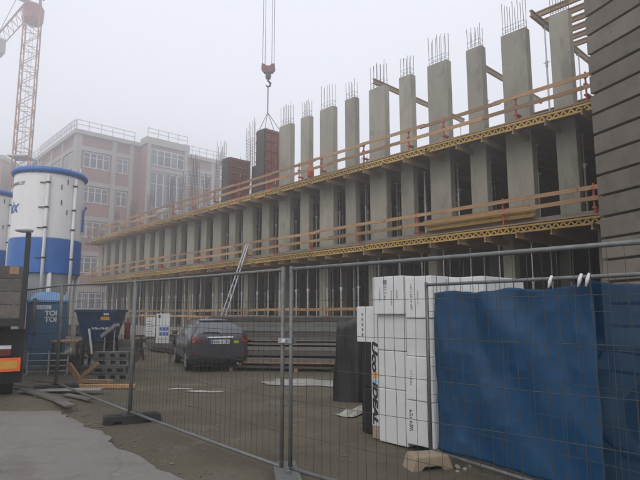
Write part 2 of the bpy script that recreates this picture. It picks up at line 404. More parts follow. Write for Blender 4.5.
bld = thing('unfinished_building', 'long raw concrete building shell with rows of narrow columns and open storeys', 'building', FORG, FROT)
def slab(z0, z1, d0):
    m = MB(); n = 14
    L = (S_END - S_BEG) / n
    return MB().box(-S_END, -S_BEG, d0, DEPTH, z0, z1).build('slab', M['slab'], bld, bevel=0.012)
slab(-0.3, G0, 0.45); slab(S1B, S1T, 0.46); slab(S2B, S2T, 0.46)
MB().box(-S_END + 0.2, -S_BEG - 0.2, DEPTH - 0.35, DEPTH - 0.05, G0, S1B).build('back_wall', M['slab'], bld)
MB().box(-S_END + 0.2, -S_BEG - 0.2, DEPTH - 0.35, DEPTH - 0.05, S1T, S2B).build('back_wall', M['slab'], bld)
for z0, z1 in ((G0, S1B), (S1T, S2B)):
    for s0, s1, d0, d1 in ((S_BEG + 0.3, S_BEG + 0.6, 3, DEPTH - 0.6), (12, 17, 8.0, 8.3), (25.5, 33, 8.0, 8.3), (40, 45, 9, 9.3)):
        MB().box(-s1, -s0, d0, d1, z0, z1).build('core_wall', M['slab'], bld)

# dark panels added to deepen the interior shade; end walls close the storeys off
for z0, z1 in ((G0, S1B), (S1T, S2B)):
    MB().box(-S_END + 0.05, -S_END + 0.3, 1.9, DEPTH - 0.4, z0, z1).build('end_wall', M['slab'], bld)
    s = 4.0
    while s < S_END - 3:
        MB().box(-(s + 3.9), -s, 6.6, 6.75, z0, z1 - 0.25).build('darkening_panel', M['dark_panel'], bld)
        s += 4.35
def col_mesh(w, h, dep):
    return MB().box(-w/2, w/2, 0, dep, 0, h).mesh('column', M['concrete'], bevel=0.012)
def cage_mesh(w, dep, h, seed, ties=True, z0=0.0, r=0.010):
    rnd = random.Random(seed); m = MB()
    n = 5 if w > 0.75 else 4
    for j in (0.06, dep - 0.06):
        for i in range(n):
            x = -w/2 + 0.07 + (w - 0.14) * i / (n - 1)
            hh = h * rnd.uniform(0.86, 1.05)
            dx, dy = rnd.gauss(0, 0.015), rnd.gauss(0, 0.015)
            m.tube([(x, j, z0), (x + dx * 0.4, j + dy * 0.4, z0 + (hh - z0) * 0.5), (x + dx, j + dy, hh)], r, 5)
    if ties:
        z = z0 + 0.12
        while z < (h * 0.82 if ties is True else z0 + ties):
            loop = [(-w/2+0.055, 0.045, z), (w/2-0.055, 0.045, z), (w/2-0.055, dep-0.045, z), (-w/2+0.055, dep-0.045, z), (-w/2+0.055, 0.045, z)]
            for a, b in zip(loop, loop[1:]): m.tube([a, b], r * 0.7, 4)
            z += 0.2
    return m.mesh('rebar', M['rebar'])
WIDE, NARROW, CD = 0.95, 0.66, 0.32
c2w, c2n = col_mesh(WIDE, S2B - S1T, CD), col_mesh(NARROW, S2B - S1T, CD)
c3w, c3n = col_mesh(WIDE, TOP - S2T, CD), col_mesh(NARROW, TOP - S2T, CD)
cages_w = [cage_mesh(WIDE, CD, 1.25, i, 0.45) for i in range(3)]
cages_n = [cage_mesh(NARROW, CD, 0.95, 10 + i, 0.45) for i in range(3)]
PITCH_S = 1.635
def s_of(k): return 8.45 + PITCH_S * k
rnd = random.Random(5)
for k in range(-3, 24):
    wide = k % 2 == 0
    jit = rnd.uniform(-0.03, 0.03)
    c = link('column', c2w if wide else c2n, bld, (-(s_of(k) + jit), 0.9, S1T))
    if -1 <= k <= 8:
        c = link('column', c3w if wide else c3n, bld, (-(s_of(k) + jit), 0.9, S2T))
        link('rebar', rnd.choice(cages_w if wide else cages_n), c, (0, 0, TOP - S2T - 0.02))
link('column', c2w, bld, (-47.2, 0.9, S1T)); link('column', c2w, bld, (-47.2, 5.0, S1T)); link('column', c2w, bld, (-47.2, 9.0, S1T))
gcol = MB().box(-0.22, 0.22, 0, 0.4, 0, S1B - G0).mesh('column', M['concrete'], bevel=0.015)
for i in range(-1, 12):
    link('column', gcol, bld, (-(9.3 + 3.265 * i), 1.4, G0))
    link('column', gcol, bld, (-(9.3 + 3.265 * i), 6.2, G0))
# lines of small upstands on the far part of the top slab
# column reinforcement standing alone on the top slab
def rebar_cage(k, h, w, i, side):
    o = link('rebar_cage', cage_mesh(w, CD, h, 40 + k, True, 0.0, 0.012), None, fw(s_of(k), 0.9, S2T - 0.01), FROT)
    tag(o, 'tall bare rebar cage standing on the top slab ' + side, 'rebar cage', 'bare rebar cages on the top slab')
rebar_cage(10, 4.5, WIDE, 0, 'between the two red brown formwork boxes')
for k, h in ((12, 4.1), (13, 2.4), (14, 4.0), (15, 3.0), (16, 3.4), (18, 2.6), (20, 2.4), (22, 2.0)):
    rebar_cage(k, h, WIDE if k % 2 == 0 else NARROW, 0, 'in front of the hazy brick factory')

# ------------------------------------------------------------------ edge platforms: yellow lattice beams on cross beams
def lattice_mesh(L):
    m = MB().box(-L/2, L/2, 0, 0.08, 0.185, 0.245).box(-L/2, L/2, 0, 0.08, 0, 0.055)
    n = int(L / 0.22)
    for i in range(n):
        x = -L/2 + L * i / n; d = L / n
        m.bar((x + 0.01, 0.04, 0.05), (x + d/2, 0.04, 0.19), 0.045, 0.05, (0, 1, 0))
        m.bar((x + d/2, 0.04, 0.19), (x + d - 0.01, 0.04, 0.05), 0.045, 0.05, (0, 1, 0))
    return m.mesh('edge_beam', M['yellow_wood'])
def ibeam_mesh(L, mt, name='cross_beam', w=0.08, h=0.2):
    m = MB().box(-w/2, w/2, 0, L, 0, 0.04).box(-w/2, w/2, 0, L, h - 0.04, h).box(-0.017, 0.017, 0.0, L, 0.038, h - 0.038)
    return m.mesh(name, mt)
lat = lattice_mesh(3.22); cross = ibeam_mesh(6.0, M['timber'])
eplank = MB().box(-1.9, 1.9, 0, 0.215, 0, 0.042).mesh('edge_plank', M['timber'])
plyd = MB().box(-0.61, 0.61, 0, 2.4, 0, 0.021).mesh('plywood_sheet', M['ply'])
def platform(zb, label, lvl):
    p = thing('edge_platform', label, 'formwork platform', FORG, FROT)
    rnd = random.Random(lvl)
    s = S_BEG + 1.6
    while s < S_END:
        link('edge_beam', lat, p, (-s, rnd.uniform(-0.01, 0.01), zb + rnd.uniform(-0.012, 0.012)))
        s += 3.25
    s = S_BEG + 0.4
    while s < S_END:
        o = link('cross_beam', cross, p, (-(s + rnd.uniform(-0.1, 0.1)), rnd.uniform(-0.42, -0.18), zb - 0.215))
        s += 1.13
    s = S_BEG + 1.9
    while s < S_END + 0.2:                      # edge planks on the yellow beams
        for d in (0.0, 0.225):
            link('edge_plank', eplank, p, (-s, d + rnd.uniform(-0.012, 0.004), zb + 0.262 + rnd.uniform(0, 0.012)))
        s += 3.82
    s = S_BEG + 0.4
    while s < S_END + 0.3:
        for d in (0.47, 2.88, 5.29):
            link('plywood_sheet', plyd, p, (-s, d, zb + 0.25 - 0.016 + rnd.uniform(-0.002, 0.002) - 0.005))
        s += 1.225
    return p
platform(4.22, 'yellow lattice edge beams and brown cross beams under the lower slab', 1)
platform(7.72, 'yellow lattice edge beams and brown cross beams under the top slab', 2)

# guard rails
bmesh_cache = {}
def board_mesh(L, h=0.13, t=0.03):
    key = (round(L, 2), h)
    if key not in bmesh_cache:
        bmesh_cache[key] = MB().box(-L/2, L/2, -t, 0, -h/2, h/2).mesh('board', M['board'])
    return bmesh_cache[key]
def post_mesh(h):
    m = MB().box(-0.022, 0.022, 0, 0.045, -0.25, h).box(-0.05, 0.05, -0.045, 0.06, 0.30, 0.36).box(-0.05, 0.05, -0.045, 0.06, h - 0.2, h - 0.12)
    m.box(-0.06, 0.06, -0.02, 0.3, -0.02, 0.03).bar((0, 0.03, -0.24), (0, 0.26, -0.05), 0.03, 0.03)
    return m.mesh('post', M['red_steel'])
pm = post_mesh(0.74)
def guard_rail(z, heights, posts, label, d, seed, s0=S_BEG, s1=S_END, stop=None):
    g = thing('guard_rail', label, 'guard rail', FORG, FROT); rnd = random.Random(seed)
    for s in posts: link('post', pm, g, (-s, d, z))
    for hi, h in enumerate(heights):
        s = s0 + rnd.uniform(0, 1.2); k = 0
        while s < s1:
            L = rnd.choice((3.4, 3.9, 4.2)); L = min(L, s1 + 0.3 - s)
            o = link('board', board_mesh(L), g, (-(s + L/2), d - 0.012 - 0.035 * (k % 2), z + h + rnd.uniform(-0.02, 0.02)))
            o.rotation_euler = (rnd.uniform(-0.04, 0.04), rnd.uniform(-0.006, 0.006), 0)
            s += L - 0.25; k += 1
    return g
lowp = [5.8, 8.7, 12.26, 15.35, 18.44, 21.2, 23.6, 26.1] + [28.6 + 2.55 * i for i in range(8)]
upp = [3.4, 5.8, 8.06, 10.94, 12.58, 15.0, 17.67, 19.3] + [21.9 + 2.6 * i for i in range(11)]
guard_rail(S1T, (0.62, 0.24), lowp, 'orange brown board guard rail on red posts along the lower deck', 0.02, 3)
guard_rail(S2T, (0.60, 0.22), upp, 'orange brown board guard rail on red posts along the top deck', 0.02, 4)
pm = post_mesh(1.2)
guard_rail(G0, (1.08, 0.72), [8.2 + 3.265 * i for i in range(12)], 'orange board guard rail along the ground floor edge', 0.6, 5, 8, 47)

# stacked yellow beams lying on the lower deck behind the rail
ib = MB()
for q, (dd, zz) in enumerate(((0.22, 0), (0.36, 0), (0.5, 0), (0.24, 0.21), (0.38, 0.21))):
    L = 4.2 - 0.1 * (q % 3)
    m = MB().box(-L/2, L/2, -0.05, 0.05, 0, 0.04).box(-L/2, L/2, -0.05, 0.05, 0.16, 0.2).box(-L/2, L/2, -0.016, 0.016, 0.039, 0.161)
    o = m.build('yellow_beam', M['yellow_wood'], None, loc=fw(9.8 + 0.06 * q, dd, S1T + zz + 0.001), rotz=FROT)
    tag(o, 'yellow timber beam lying in a small pile on the lower deck', 'beam', 'yellow beams piled on the lower deck')

# steel props
def make_prop(h, name):
    base = thing('steel_prop', name, 'steel prop')
    m = MB().tube([(0, 0, 0.008), (0, 0, h * 0.62)], 0.034, 8); m.build('outer_tube', M['prop'], base, smooth=False)
    m = MB().tube([(0, 0, h * 0.6), (0, 0, h - 0.008)], 0.026, 8); m.build('inner_tube', M['galv'], base)
    m = MB().tube([(0, 0, h * 0.58), (0, 0, h * 0.64)], 0.05, 8).bar((-0.11, 0, h * 0.625), (0.11, 0, h * 0.625), 0.02, 0.02); m.build('collar', M['prop'], base)
    MB().box(-0.075, 0.075, -0.075, 0.075, 0, 0.009).build('base_plate', M['prop'], base)
    MB().box(-0.075, 0.075, -0.075, 0.075, h - 0.009, h).build('head_plate', M['prop'], base)
    return base
rnd = random.Random(11)
def prop_rows(z0, z1, rows, label, group, s0=4.6, s1=47.0):
    first = None
    for d, step, off in rows:
        s = s0 + off
        while s < s1:
            if first is None: first = make_prop(z1 - z0, label); first['group'] = group; o = first
            else: o = copy_tree(first)
            o.location = fw(s + rnd.uniform(-0.12, 0.12), d + rnd.uniform(-0.1, 0.1), z0); o.rotation_euler = (0, 0, FROT + rnd.uniform(-1, 1))
            s += step
prop_rows(S1T, 7.505, ((1.5, PITCH_S, 0.32), (2.3, PITCH_S, 0.75), (3.6, PITCH_S, -0.1), (5.2, PITCH_S * 2, 0.5)), 'steel prop holding up the top slab on the middle storey', 'props on the middle storey')
prop_rows(G0, 4.005, ((1.0, 1.13, 0.3), (2.4, 1.4, 0.1), (4.6, 2.3, 0.5)), 'steel prop holding up the lower slab on the ground floor', 'props on the ground floor', 8.0)

# slab formwork begun above the top deck: beams on props
def roof_beam(s, d0, d1, label):
    o = link('timber_beam', ibeam_mesh(d1 - d0, M['timber'], 'timber_beam', 0.1, 0.24), None, fw(s, d0, 11.78), FROT)
    tag(o, label, 'timber beam')
roof_beam(14.9, 0.62, 8.0, 'long timber beam resting on the sixth column of the top deck and running inward')
roof_beam(10.85, 2.3, 8.4, 'long timber beam behind the third top deck column running inward')
roof_beam(7.6, 0.55, 7.5, 'timber beam jutting out between the stone wall and the wide column')
for i in range(6):
    L = 5.6
    m = MB().box(-L/2, L/2, -0.05, 0.05, 0, 0.04).box(-L/2, L/2, -0.05, 0.05, 0.16, 0.2).box(-L/2, L/2, -0.016, 0.016, 0.039, 0.161)
    o = m.build('timber_beam', M['timber'], None, loc=fw(5.0 - 0.05 * (i % 2), 1.2 + 0.62 * i, 12.021), rotz=FROT)
    tag(o, 'one of the parallel timber beams laid across high beams beside the stone wall', 'timber beam', 'parallel beams for the next slab')
first = None
for s, d in ((7.6, 1.6), (7.6, 4.6), (7.6, 6.9), (10.85, 3.2), (10.85, 5.2), (10.85, 7.6), (14.9, 3.0), (14.9, 5.3), (14.9, 7.6), (2.9, 1.6), (2.9, 4.4)):
    if first is None: first = make_prop(11.78 - S2T, 'steel prop on the top deck holding up a high timber beam'); first['group'] = 'props on the top deck'; o = first
    else: o = copy_tree(first)
    o.location = fw(s, d, S2T); o.rotation_euler = (0, 0, FROT)
o = link('timber_beam', ibeam_mesh(5.0, M['timber'], 'timber_beam', 0.1, 0.24), None, fw(2.9, 0.9, 11.78), FROT)
tag(o, 'timber beam hidden behind the stone wall under the parallel beams', 'timber beam')

# column formwork boxes, one of them hanging on the crane hook
def formwork(s, d, w, dep, z0, h, label):
    t = thing('column_formwork', label, 'formwork', fw(s, d, z0), FROT)
    MB().box(-w/2, w/2, 0, 0.12, 0, h).build('front_panel', M['dark_panel'], t, bevel=0.01)
    MB().box(-w/2, w/2, dep - 0.12, dep, 0, h).build('rear_panel', M['dark_panel'], t, bevel=0.01)
    for sx in (-1, 1):
        p = MB().box(sx * w/2 - 0.05, sx * w/2 + 0.05, 0.125, dep - 0.125, 0, h).build('side_panel', M['rust_panel'], t)
        x = sx * (w/2 + 0.08)
        for i in range(7):
            z = 0.12 + (h - 0.3) * i / 6
            MB().box(x - 0.028, x + 0.028, 0.02, dep - 0.02, z, z + 0.1).build('rib', M['rust_panel'], p)
        for j in range(4):
            y = 0.06 + (dep - 0.2) * j / 3
            MB().box(x - 0.02, x + 0.02, y, y + 0.08, 0, h).build('stud', M['rust_panel'], p)
        for i in range(3):
            MB().box(x + 0.028, x + 0.045, dep * 0.5 - 0.02, dep * 0.5 + 0.02, 0.5 + i * 1.1, 0.68 + i * 1.1).build('bolt', M['galv'], p)
    return t
formwork(23.35, 0.62, 0.72, 1.45, S2T, 3.62, 'taller red brown formwork box under the crane hook')
formwork(26.9, 0.62, 0.72, 1.55, S2T, 2.75, 'shorter red brown formwork box beside the bare rebar')
MB().box(-0.3, 0.3, 0, 0.5, 0, 2.1).build('stacked_panel', M['dark_panel'], None, loc=fw(25.2, 1.6, S2T), rotz=FROT, bevel=0.02)
tag(bpy.data.objects['stacked_panel'], 'low dark formwork panel behind the rebar between the red brown boxes', 'panel')

for i, (sa, dd, zz, L) in enumerate(((7.2, 1.75, 0, 3.2), (7.4, 1.9, 0, 3.4), (7.1, 2.06, 0, 3.0), (7.3, 1.8, 0.205, 3.3), (7.2, 1.97, 0.205, 3.1), (7.5, 1.86, 0.41, 2.6))):
    m = MB().box(-L/2, L/2, -0.05, 0.05, 0, 0.04).box(-L/2, L/2, -0.05, 0.05, 0.16, 0.2).box(-L/2, L/2, -0.016, 0.016, 0.039, 0.161)
    o = m.build('spare_beam', M['timber'], None, loc=fw(sa, dd, S2T + zz + 0.001), rotz=FROT)
    tag(o, 'spare timber beam in the pile behind the top deck rail beside the stone house', 'timber beam', 'spare beams piled on the top deck')
# small things on the top deck
m = MB().lathe([(0.14, 0), (0.16, 0.03), (0.16, 0.45), (0.13, 0.52), (0.06, 0.56), (0.06, 0.62)], 14)
t = thing('canister', 'orange red canister standing beside a narrow column on the top deck', 'canister', fw(18.9, 0.45, S2T), FROT)
m.build('body', M['orange_vest'], t, smooth=True); MB().tube([(-0.05, 0, 0.6), (-0.05, 0, 0.68), (0.05, 0, 0.68), (0.05, 0, 0.6)], 0.012, 6).build('handle', M['black_plastic'], t)
pb = MB()
for i in range(12): pb.tube([(-0.35 + 0.06 * i, 0, 0), (-0.35 + 0.06 * i, 0.01, 0.5 + 0.1 * math.sin(i * 2.1))], 0.008, 5)
o = pb.build('starter_bars', M['rebar'], None, loc=fw(15.9, 1.2, S2T - 0.01), rotz=FROT); tag(o, 'row of short starter bars rising from the top slab behind the rail', 'rebar')

# ------------------------------------------------------------------ ladder from the ground up to the lower deck
def ladder():
    a, b = fw(26.0, -0.35, 0.0), fw(23.35, -0.1, 5.3)
    a.z = gz(a.x, a.y)
    t = thing('ladder', 'thin pale ladder leaning up to the lower deck behind the parked car', 'ladder', a)
    d = (b - a); side = Vector((d.y, -d.x, 0)).normalized().cross(d.normalized()) * 0
    out = Vector((UX, UY, 0)).cross(Vector((0, 0, 1))).normalized()
    k = Vector((UX, UY, 0)) * 0.26
    for sg in (-1, 1): MB().bar(k * sg, d + k * sg * 0.35, 0.035, 0.08).build('rail', M['aluminium'], t)
    n = 17
    for i in range(1, n):
        f = i / n; w = 1 - 0.65 * f
        MB().tube([d * f - k * w, d * f + k * w], 0.014, 6).build('rung', M['aluminium'], t)
ladder()

# ------------------------------------------------------------------ rusticated stone house at the right
def stone_house():
    ca = at_Y(600.5, 235, 12.0); corner = Vector((ca.x, ca.y, 0))
    a = R(-19.0); along = Vector((-math.sin(a), -math.cos(a), 0))      # towards the camera side
    rot = math.atan2(along.y, along.x)
    t = thing('stone_house', 'grey stone house wall of long rusticated blocks with deep joints', 'house', corner, rot)
    # local x along the street face, local y = into the house (+y is left of x: (−along.y, along.x))
    H = 13.0; L = 7.0
    MB().box(0.075, L, 0.075, 9.0, -0.3, H).build('wall', M['mortar'], t)
    hb = 0.492; gap = 0.058
    cache = {}
    def blk(w, axis):
        key = (round(w, 2), axis)
        if key not in cache:
            mm = MB()
            if axis == 0: mm.box(0.0, w, 0.0, 0.40, 0, hb - gap)
            else: mm.box(0.0, 0.28, 0, w, 0, hb - gap)
            cache[key] = mm.mesh('stone_block', M['stone'], bevel=0.016, seg=2)
        return cache[key]
    for r in range(int(H / hb)):
        z = -0.12 + r * hb; x = 0.0; first = True
        while x < L - 0.2:
            w = (1.45 if r % 2 else 1.95) if first else 1.5
            w = min(w, L - x)
            link('stone_block', blk(w - 0.012, 0), t, (x, 0.002 * (r % 3), z)); x += w; first = False
        y = 0.42
        while y < 6:
            w = 1.3 if (r % 2) else 1.0
            link('stone_block', blk(w - 0.012, 1), t, (0.003, y, z)); y += w
    return t
stone_house()

# ------------------------------------------------------------------ hazy factory behind the site
def factory():
    FS = 1.2; cor = Vector((-28.6, 60.0, 0)) * FS; tdir = Vector((-NX, -NY, 0))
    rot = math.atan2(tdir.y, tdir.x)
    f = thing('brick_factory', 'hazy brick factory with pale concrete frame and rows of white windows', 'building', cor, rot)
    # local x = along the front (right and away), local y = away from the camera (left of x)
    H = 22.3; W = 19.6; LB = 40
    MB().box(0.25, W - 0.1, 0.25, LB, 0, H - 0.1).build('wall', M['brick'], f)
    MB().box(-0.25, W + 0.2, -0.25, LB + 0.2, H, H + 0.5).build('roof', M['frame_concrete'], f)
    MB().box(8.0, 13.5, -1.6, 0.24, 0, H + 0.1).build('bay_wall', M['brick'], f)
    MB().box(7.75, 13.75, -1.85, 0.0, H + 0.11, H + 1.0).build('bay_roof', M['frame_concrete'], f)
    f.scale = (FS, FS, FS)
    rows = [19.4 - 4.17 * i for i in range(5)]
    bands = [20.45 - 4.17 * i for i in range(5)]
    # front frame: pilasters and floor bands, 12 cm proud of the brick
    for x0, x1 in ((0, 0.7), (4.3, 4.85), (6.5, 7.0), (13.75, 14.3), (18.2, 18.7), (19.2, 19.6)):
        MB().box(x0, x1, 0.0, 0.30, 0, H).build('pilaster', M['frame_concrete'], f)
    for z in bands:
        for x0, x1 in ((0.705, 4.295), (4.855, 6.495), (14.305, 18.195)):
            MB().box(x0, x1, 0.04, 0.30, z, z + 0.55).build('floor_band', M['frame_concrete'], f)
    def window(x0, x1, z0, z1, y, n, mid=True):
        w = MB().box(x0, x1, y - 0.06, y, z0, z0 + 0.12).box(x0, x1, y - 0.06, y, z1 - 0.12, z1)
        for i in range(n + 1):
            x = x0 + (x1 - x0) * i / n
            w.box(max(x0, x - 0.07), min(x1, x + 0.07), y - 0.07, y + 0.001, z0, z1)
        if mid: w.box(x0, x1, y - 0.05, y, (z0 * 0.35 + z1 * 0.65), (z0 * 0.35 + z1 * 0.65) + 0.08)
        wo = w.build('window', M['window_frame'], f)
        for i in range(n):
            xa, xb = x0 + (x1 - x0) * i / n, x0 + (x1 - x0) * (i + 1) / n
            MB().box(xa + 0.06, xb - 0.06, y - 0.03, y - 0.015, z0 + 0.1, z1 - 0.1).build('pane', M['pane'], wo)
    for z in rows:
        window(1.0, 4.1, z - 0.95, z + 0.95, 0.24, 4); window(5.0, 6.4, z - 0.95, z + 0.95, 0.24, 2)
        window(14.6, 16.4, z - 0.95, z + 0.95, 0.24, 2); window(16.6, 18.0, z - 0.95, z + 0.95, 0.24, 2)
    # bay: tall glazing
    for x0, x1 in ((8.0, 8.4), (13.1, 13.5)):
        MB().box(x0, x1, -1.85, -1.601, 0, H + 0.1).build('pilaster', M['frame_concrete'], f)
    for z0, z1 in ((19.8, 21.9), (14.4, 19.0), (9.4, 13.8), (4.6, 8.8)):
        window(8.45, 13.05, z0, z1, -1.61, 5)
    for z in (19.05, 13.82, 8.82):
        MB().box(8.45, 13.05, -1.80, -1.60, z, z + 0.5).build('floor_band', M['frame_concrete'], f)
    # left side
    for i in range(11):
        y0 = 0.32 + i * 4.5
        if y0 < LB - 1: MB().box(0.0, 0.3, y0, y0 + 0.5, 0, H).build('pilaster', M['frame_concrete'], f)
    for z in bands: MB().box(0.04, 0.29, 0.85, LB, z, z + 0.55).build('floor_band', M['frame_concrete'], f)
    for i in range(10):
        y0 = 0.32 + i * 4.5
        if y0 > LB - 6: continue
        for z in rows:
            w = MB().box(0.16, 0.24, y0 + 0.9, y0 + 4.1, z - 0.95, z + 0.95); wo = w.build('window', M['window_frame'], f)
            for q in range(4):
                ya = y0 + 1.0 + 0.77 * q
                MB().box(0.14, 0.155, ya, ya + 0.67, z - 0.85, z + 0.85).build('pane', M['pane'], wo)
    # roof railing
    def rail(x0, y0, x1, y1, z, n):
        g = MB()
        for i in range(n + 1):
            x, y = x0 + (x1 - x0) * i / n, y0 + (y1 - y0) * i / n
            g.bar((x, y, z), (x, y, z + 1.25), 0.06, 0.06)
        for h in (0.65, 1.2): g.bar((x0, y0, z + h), (x1, y1, z + h), 0.06, 0.06)
        g.build('roof_rail', M['galv'], f)
    rail(0, 0, 7.0, 0, H + 0.5, 5); rail(8, -1.6, 13.5, -1.6, H + 1.0, 4); rail(14, 0, W, 0, H + 0.5, 5); rail(0, 0.3, 0, LB - 2, H + 0.5, 22)
    rail(-0.2, 0.3, -0.2, 14, H + 0.5, 8)
factory()
def back_block():
    c = at_Y(-14, 240, 95); f = thing('brick_block', 'faint pink brick block showing behind the crane mast', 'building', (c.x - 14, 92, 0), R(8))
    MB().box(0, 16.4, 0, 18, 0, 29.5).build('wall', M['brick'], f)
    MB().box(-0.3, 16.7, -0.3, 18.3, 29.5, 30.3).build('roof', M['frame_concrete'], f)
    for i in range(5):
        for j in range(6):
            x, z = 1.2 + i * 3.1, 3 + j * 4.5
            w = MB().box(x, x + 1.8, -0.06, -0.002, z, z + 2.2).build('window', M['window_frame'], f)
            for q in (0, 1): MB().box(x + 0.1 + q * 0.85, x + 0.85 + q * 0.85, -0.075, -0.062, z + 0.1, z + 2.1).build('pane', M['pane'], w)
back_block()

# ------------------------------------------------------------------ tower crane
def crane():
    base = at_Y(22.5, 150, 60); bx, by = base.x, base.y
    hk = fw(24.0, 1.6, 0)
    t = thing('tower_crane', 'orange lattice tower crane with its hook over the red brown formwork', 'crane', (bx, by, 0))
    a = 0.82; rot = R(20)
    cs = [Vector((math.cos(rot + R(45 + 90*i)), math.sin(rot + R(45 + 90*i)), 0)) * a * 1.414 for i in range(4)]
    seg = 2.5; n = 15
    MB().box(-2.2, 2.2, -2.2, 2.2, -0.2, 0.5).build('base', M['slab'], t, bevel=0.03)
    for i in range(n):
        z0, z1 = 0.5 + i * seg, 0.5 + (i + 1) * seg
        m = MB()
        for c in cs: m.bar(c + Vector((0, 0, z0)), c + Vector((0, 0, z1)), 0.12, 0.12)
        for k in range(4):
            p, q = cs[k], cs[(k + 1) % 4]; zm = (z0 + z1) / 2
            m.bar(p + Vector((0, 0, z0)), q + Vector((0, 0, zm)), 0.06, 0.06).bar(q + Vector((0, 0, zm)), p + Vector((0, 0, z1)), 0.06, 0.06)
            m.bar(p + Vector((0, 0, z0)), q + Vector((0, 0, z0)), 0.06, 0.06)
        m.build('mast_section', M['crane'], t)
    zt = 0.5 + n * seg
    MB().box(-1.15, 1.15, -1.15, 1.15, 19.5, 19.62).build('platform', M['galv'], t)
    lad = MB().tube([(0.2, 0, 0.6), (0.2, 0, zt)], 0.03, 5).tube([(-0.2, 0, 0.6), (-0.2, 0, zt)], 0.03, 5)
    for i in range(90): lad.tube([(-0.2, 0, 1 + i * 0.4), (0.2, 0, 1 + i * 0.4)], 0.018, 4)
    lad.build('ladder', M['galv'], t)
    # slewing ring, cab, tower head, jib
    MB().lathe([(0.9, zt - 1.6), (1.15, zt - 1.3), (1.2, zt + 0.2), (1.0, zt + 0.6)], 16).build('slewing_ring', M['crane_red'], t)
    d = Vector((hk.x - bx, hk.y - by, 0)); L = d.length; d.normalize(); sd = Vector((-d.y, d.x, 0))
    cab = MB(); o = Vector((0, 0, zt + 0.7)) - sd * 0.2
    cab.bar(-sd * 1.6 + d * 0.2 + Vector((0, 0, zt + 1.4)), -sd * 1.6 + d * 2.0 + Vector((0, 0, zt + 1.4)), 1.2, 1.9); cab.build('cab', M['white_paint'], t, bevel=0.06)
    MB().bar(-sd * 1.6 + d * 1.2 + Vector((0, 0, zt + 1.6)), -sd * 1.6 + d * 2.03 + Vector((0, 0, zt + 1.6)), 1.23, 1.0).build('cab_window', M['pane'], t)
    head = MB(); apex = Vector((0, 0, zt + 7))
    for c in cs: head.bar(c * 0.9 + Vector((0, 0, zt + 0.5)), apex + c * 0.15, 0.14, 0.14)
    head.build('tower_head', M['crane'], t)
    def truss(p0, p1, name, w=0.7, h=1.2):
        m = MB(); n2 = int((p1 - p0).length / 1.6); ex = (p1 - p0) / n2
        lo = [sd * w, -sd * w]; up = Vector((0, 0, h))
        m.bar(p0 + lo[0], p1 + lo[0], 0.11, 0.11).bar(p0 + lo[1], p1 + lo[1], 0.11, 0.11).bar(p0 + up, p1 + up, 0.12, 0.12)
        for i in range(n2):
            p = p0 + ex * i; mid = p + ex * 0.5 + up
            for l in lo: m.bar(p + l, mid, 0.05, 0.05).bar(mid, p + ex + l, 0.05, 0.05)
            m.bar(p + lo[0], p + ex + lo[1], 0.05, 0.05)
        return m.build(name, M['crane'], t)
    zj = zt + 1.2
    J0, J1, K1 = d * 1.0 + Vector((0, 0, zj)), d * (L + 8) + Vector((0, 0, zj)), -d * 15 + Vector((0, 0, zj))
    truss(J0, J1, 'jib'); truss(K1, -d * 1.0 + Vector((0, 0, zj)), 'counter_jib')
    MB().bar(-d * 14.6 + Vector((0, 0, zj - 1.0)), -d * 12.6 + Vector((0, 0, zj - 1.0)), 1.2, 2.0).build('counterweight', M['slab'], t, bevel=0.04)
    MB().tube([apex, d * (L + 2) + Vector((0, 0, zj + 1.2))], 0.04, 5).tube([apex, K1 + Vector((0, 0, 1.2))], 0.04, 5).build('tie', M['cable'], t)
    H = d * L
    MB().bar(H - d * 0.8 + Vector((0, 0, zj - 0.2)), H + d * 0.8 + Vector((0, 0, zj - 0.2)), 1.5, 0.25).build('trolley', M['crane_red'], t)
    zh = 16.0
    r = MB(); right = Vector((1, 0, 0)); fwd = Vector((0, 1, 0))
    for sx in (-0.34, -0.2, 0.2, 0.34): r.tube([H + right * sx + Vector((0, 0, zh + 0.3)), H + right * sx * 0.95 + Vector((0, 0, zj - 0.2))], 0.017, 5)
    r.build('rope', M['cable'], t)
    hb = MB()
    hb.add([H + right * x + fwd * y + Vector((0, 0, zh + z)) for y in (-0.15, 0.15) for x, z in ((-0.38, 0.30), (-0.4, -0.05), (-0.25, -0.24), (0.25, -0.24), (0.4, -0.05), (0.38, 0.30), (0.17, 0.24), (0.12, 0.16), (-0.12, 0.16), (-0.17, 0.24))],
           [tuple(range(10)), tuple(range(19, 9, -1))] + [(i, (i + 1) % 10, (i + 1) % 10 + 10, i + 10) for i in range(10)])
    hb.build('hook_block', M['rust_panel'], t)
    MB().lathe([(0.14, -0.62), (0.17, -0.5), (0.17, -0.28)], 10, (0, 0)).build('swivel', M['dark_steel'], t, loc=H + Vector((0, 0, zh)))
    hk_pts = [H + Vector((0, 0, zh - 0.6)), H + Vector((0, 0, zh - 0.75)), H + Vector((0.14, 0, zh - 0.9)), H + Vector((0.1, 0, zh - 1.08)), H + Vector((-0.06, 0, zh - 1.1)), H + Vector((-0.13, 0, zh - 0.98))]
    MB().tube(hk_pts, [0.06, 0.06, 0.07, 0.06, 0.05, 0.02], 8).build('hook', M['dark_steel'], t)
    top = fw(23.35, 1.3, S2T + 3.6) - Vector((bx, by, 0))
    ring = H + Vector((0, 0, zh - 1.1)); low = H + Vector((0, 0, 13.3))
    MB().tube([ring, low], 0.035, 6).build('chain', M['cable'], t)
    sl = MB()
    for ds, dd in ((-0.3, 0.7), (0.3, 0.7), (-0.3, 2.0), (0.3, 2.0)):
        sl.tube([low, fw(23.35 + ds, dd, S2T + 3.58) - Vector((bx, by, 0))], 0.018, 5)
    sl.build('sling', M['cable'], t)
crane()

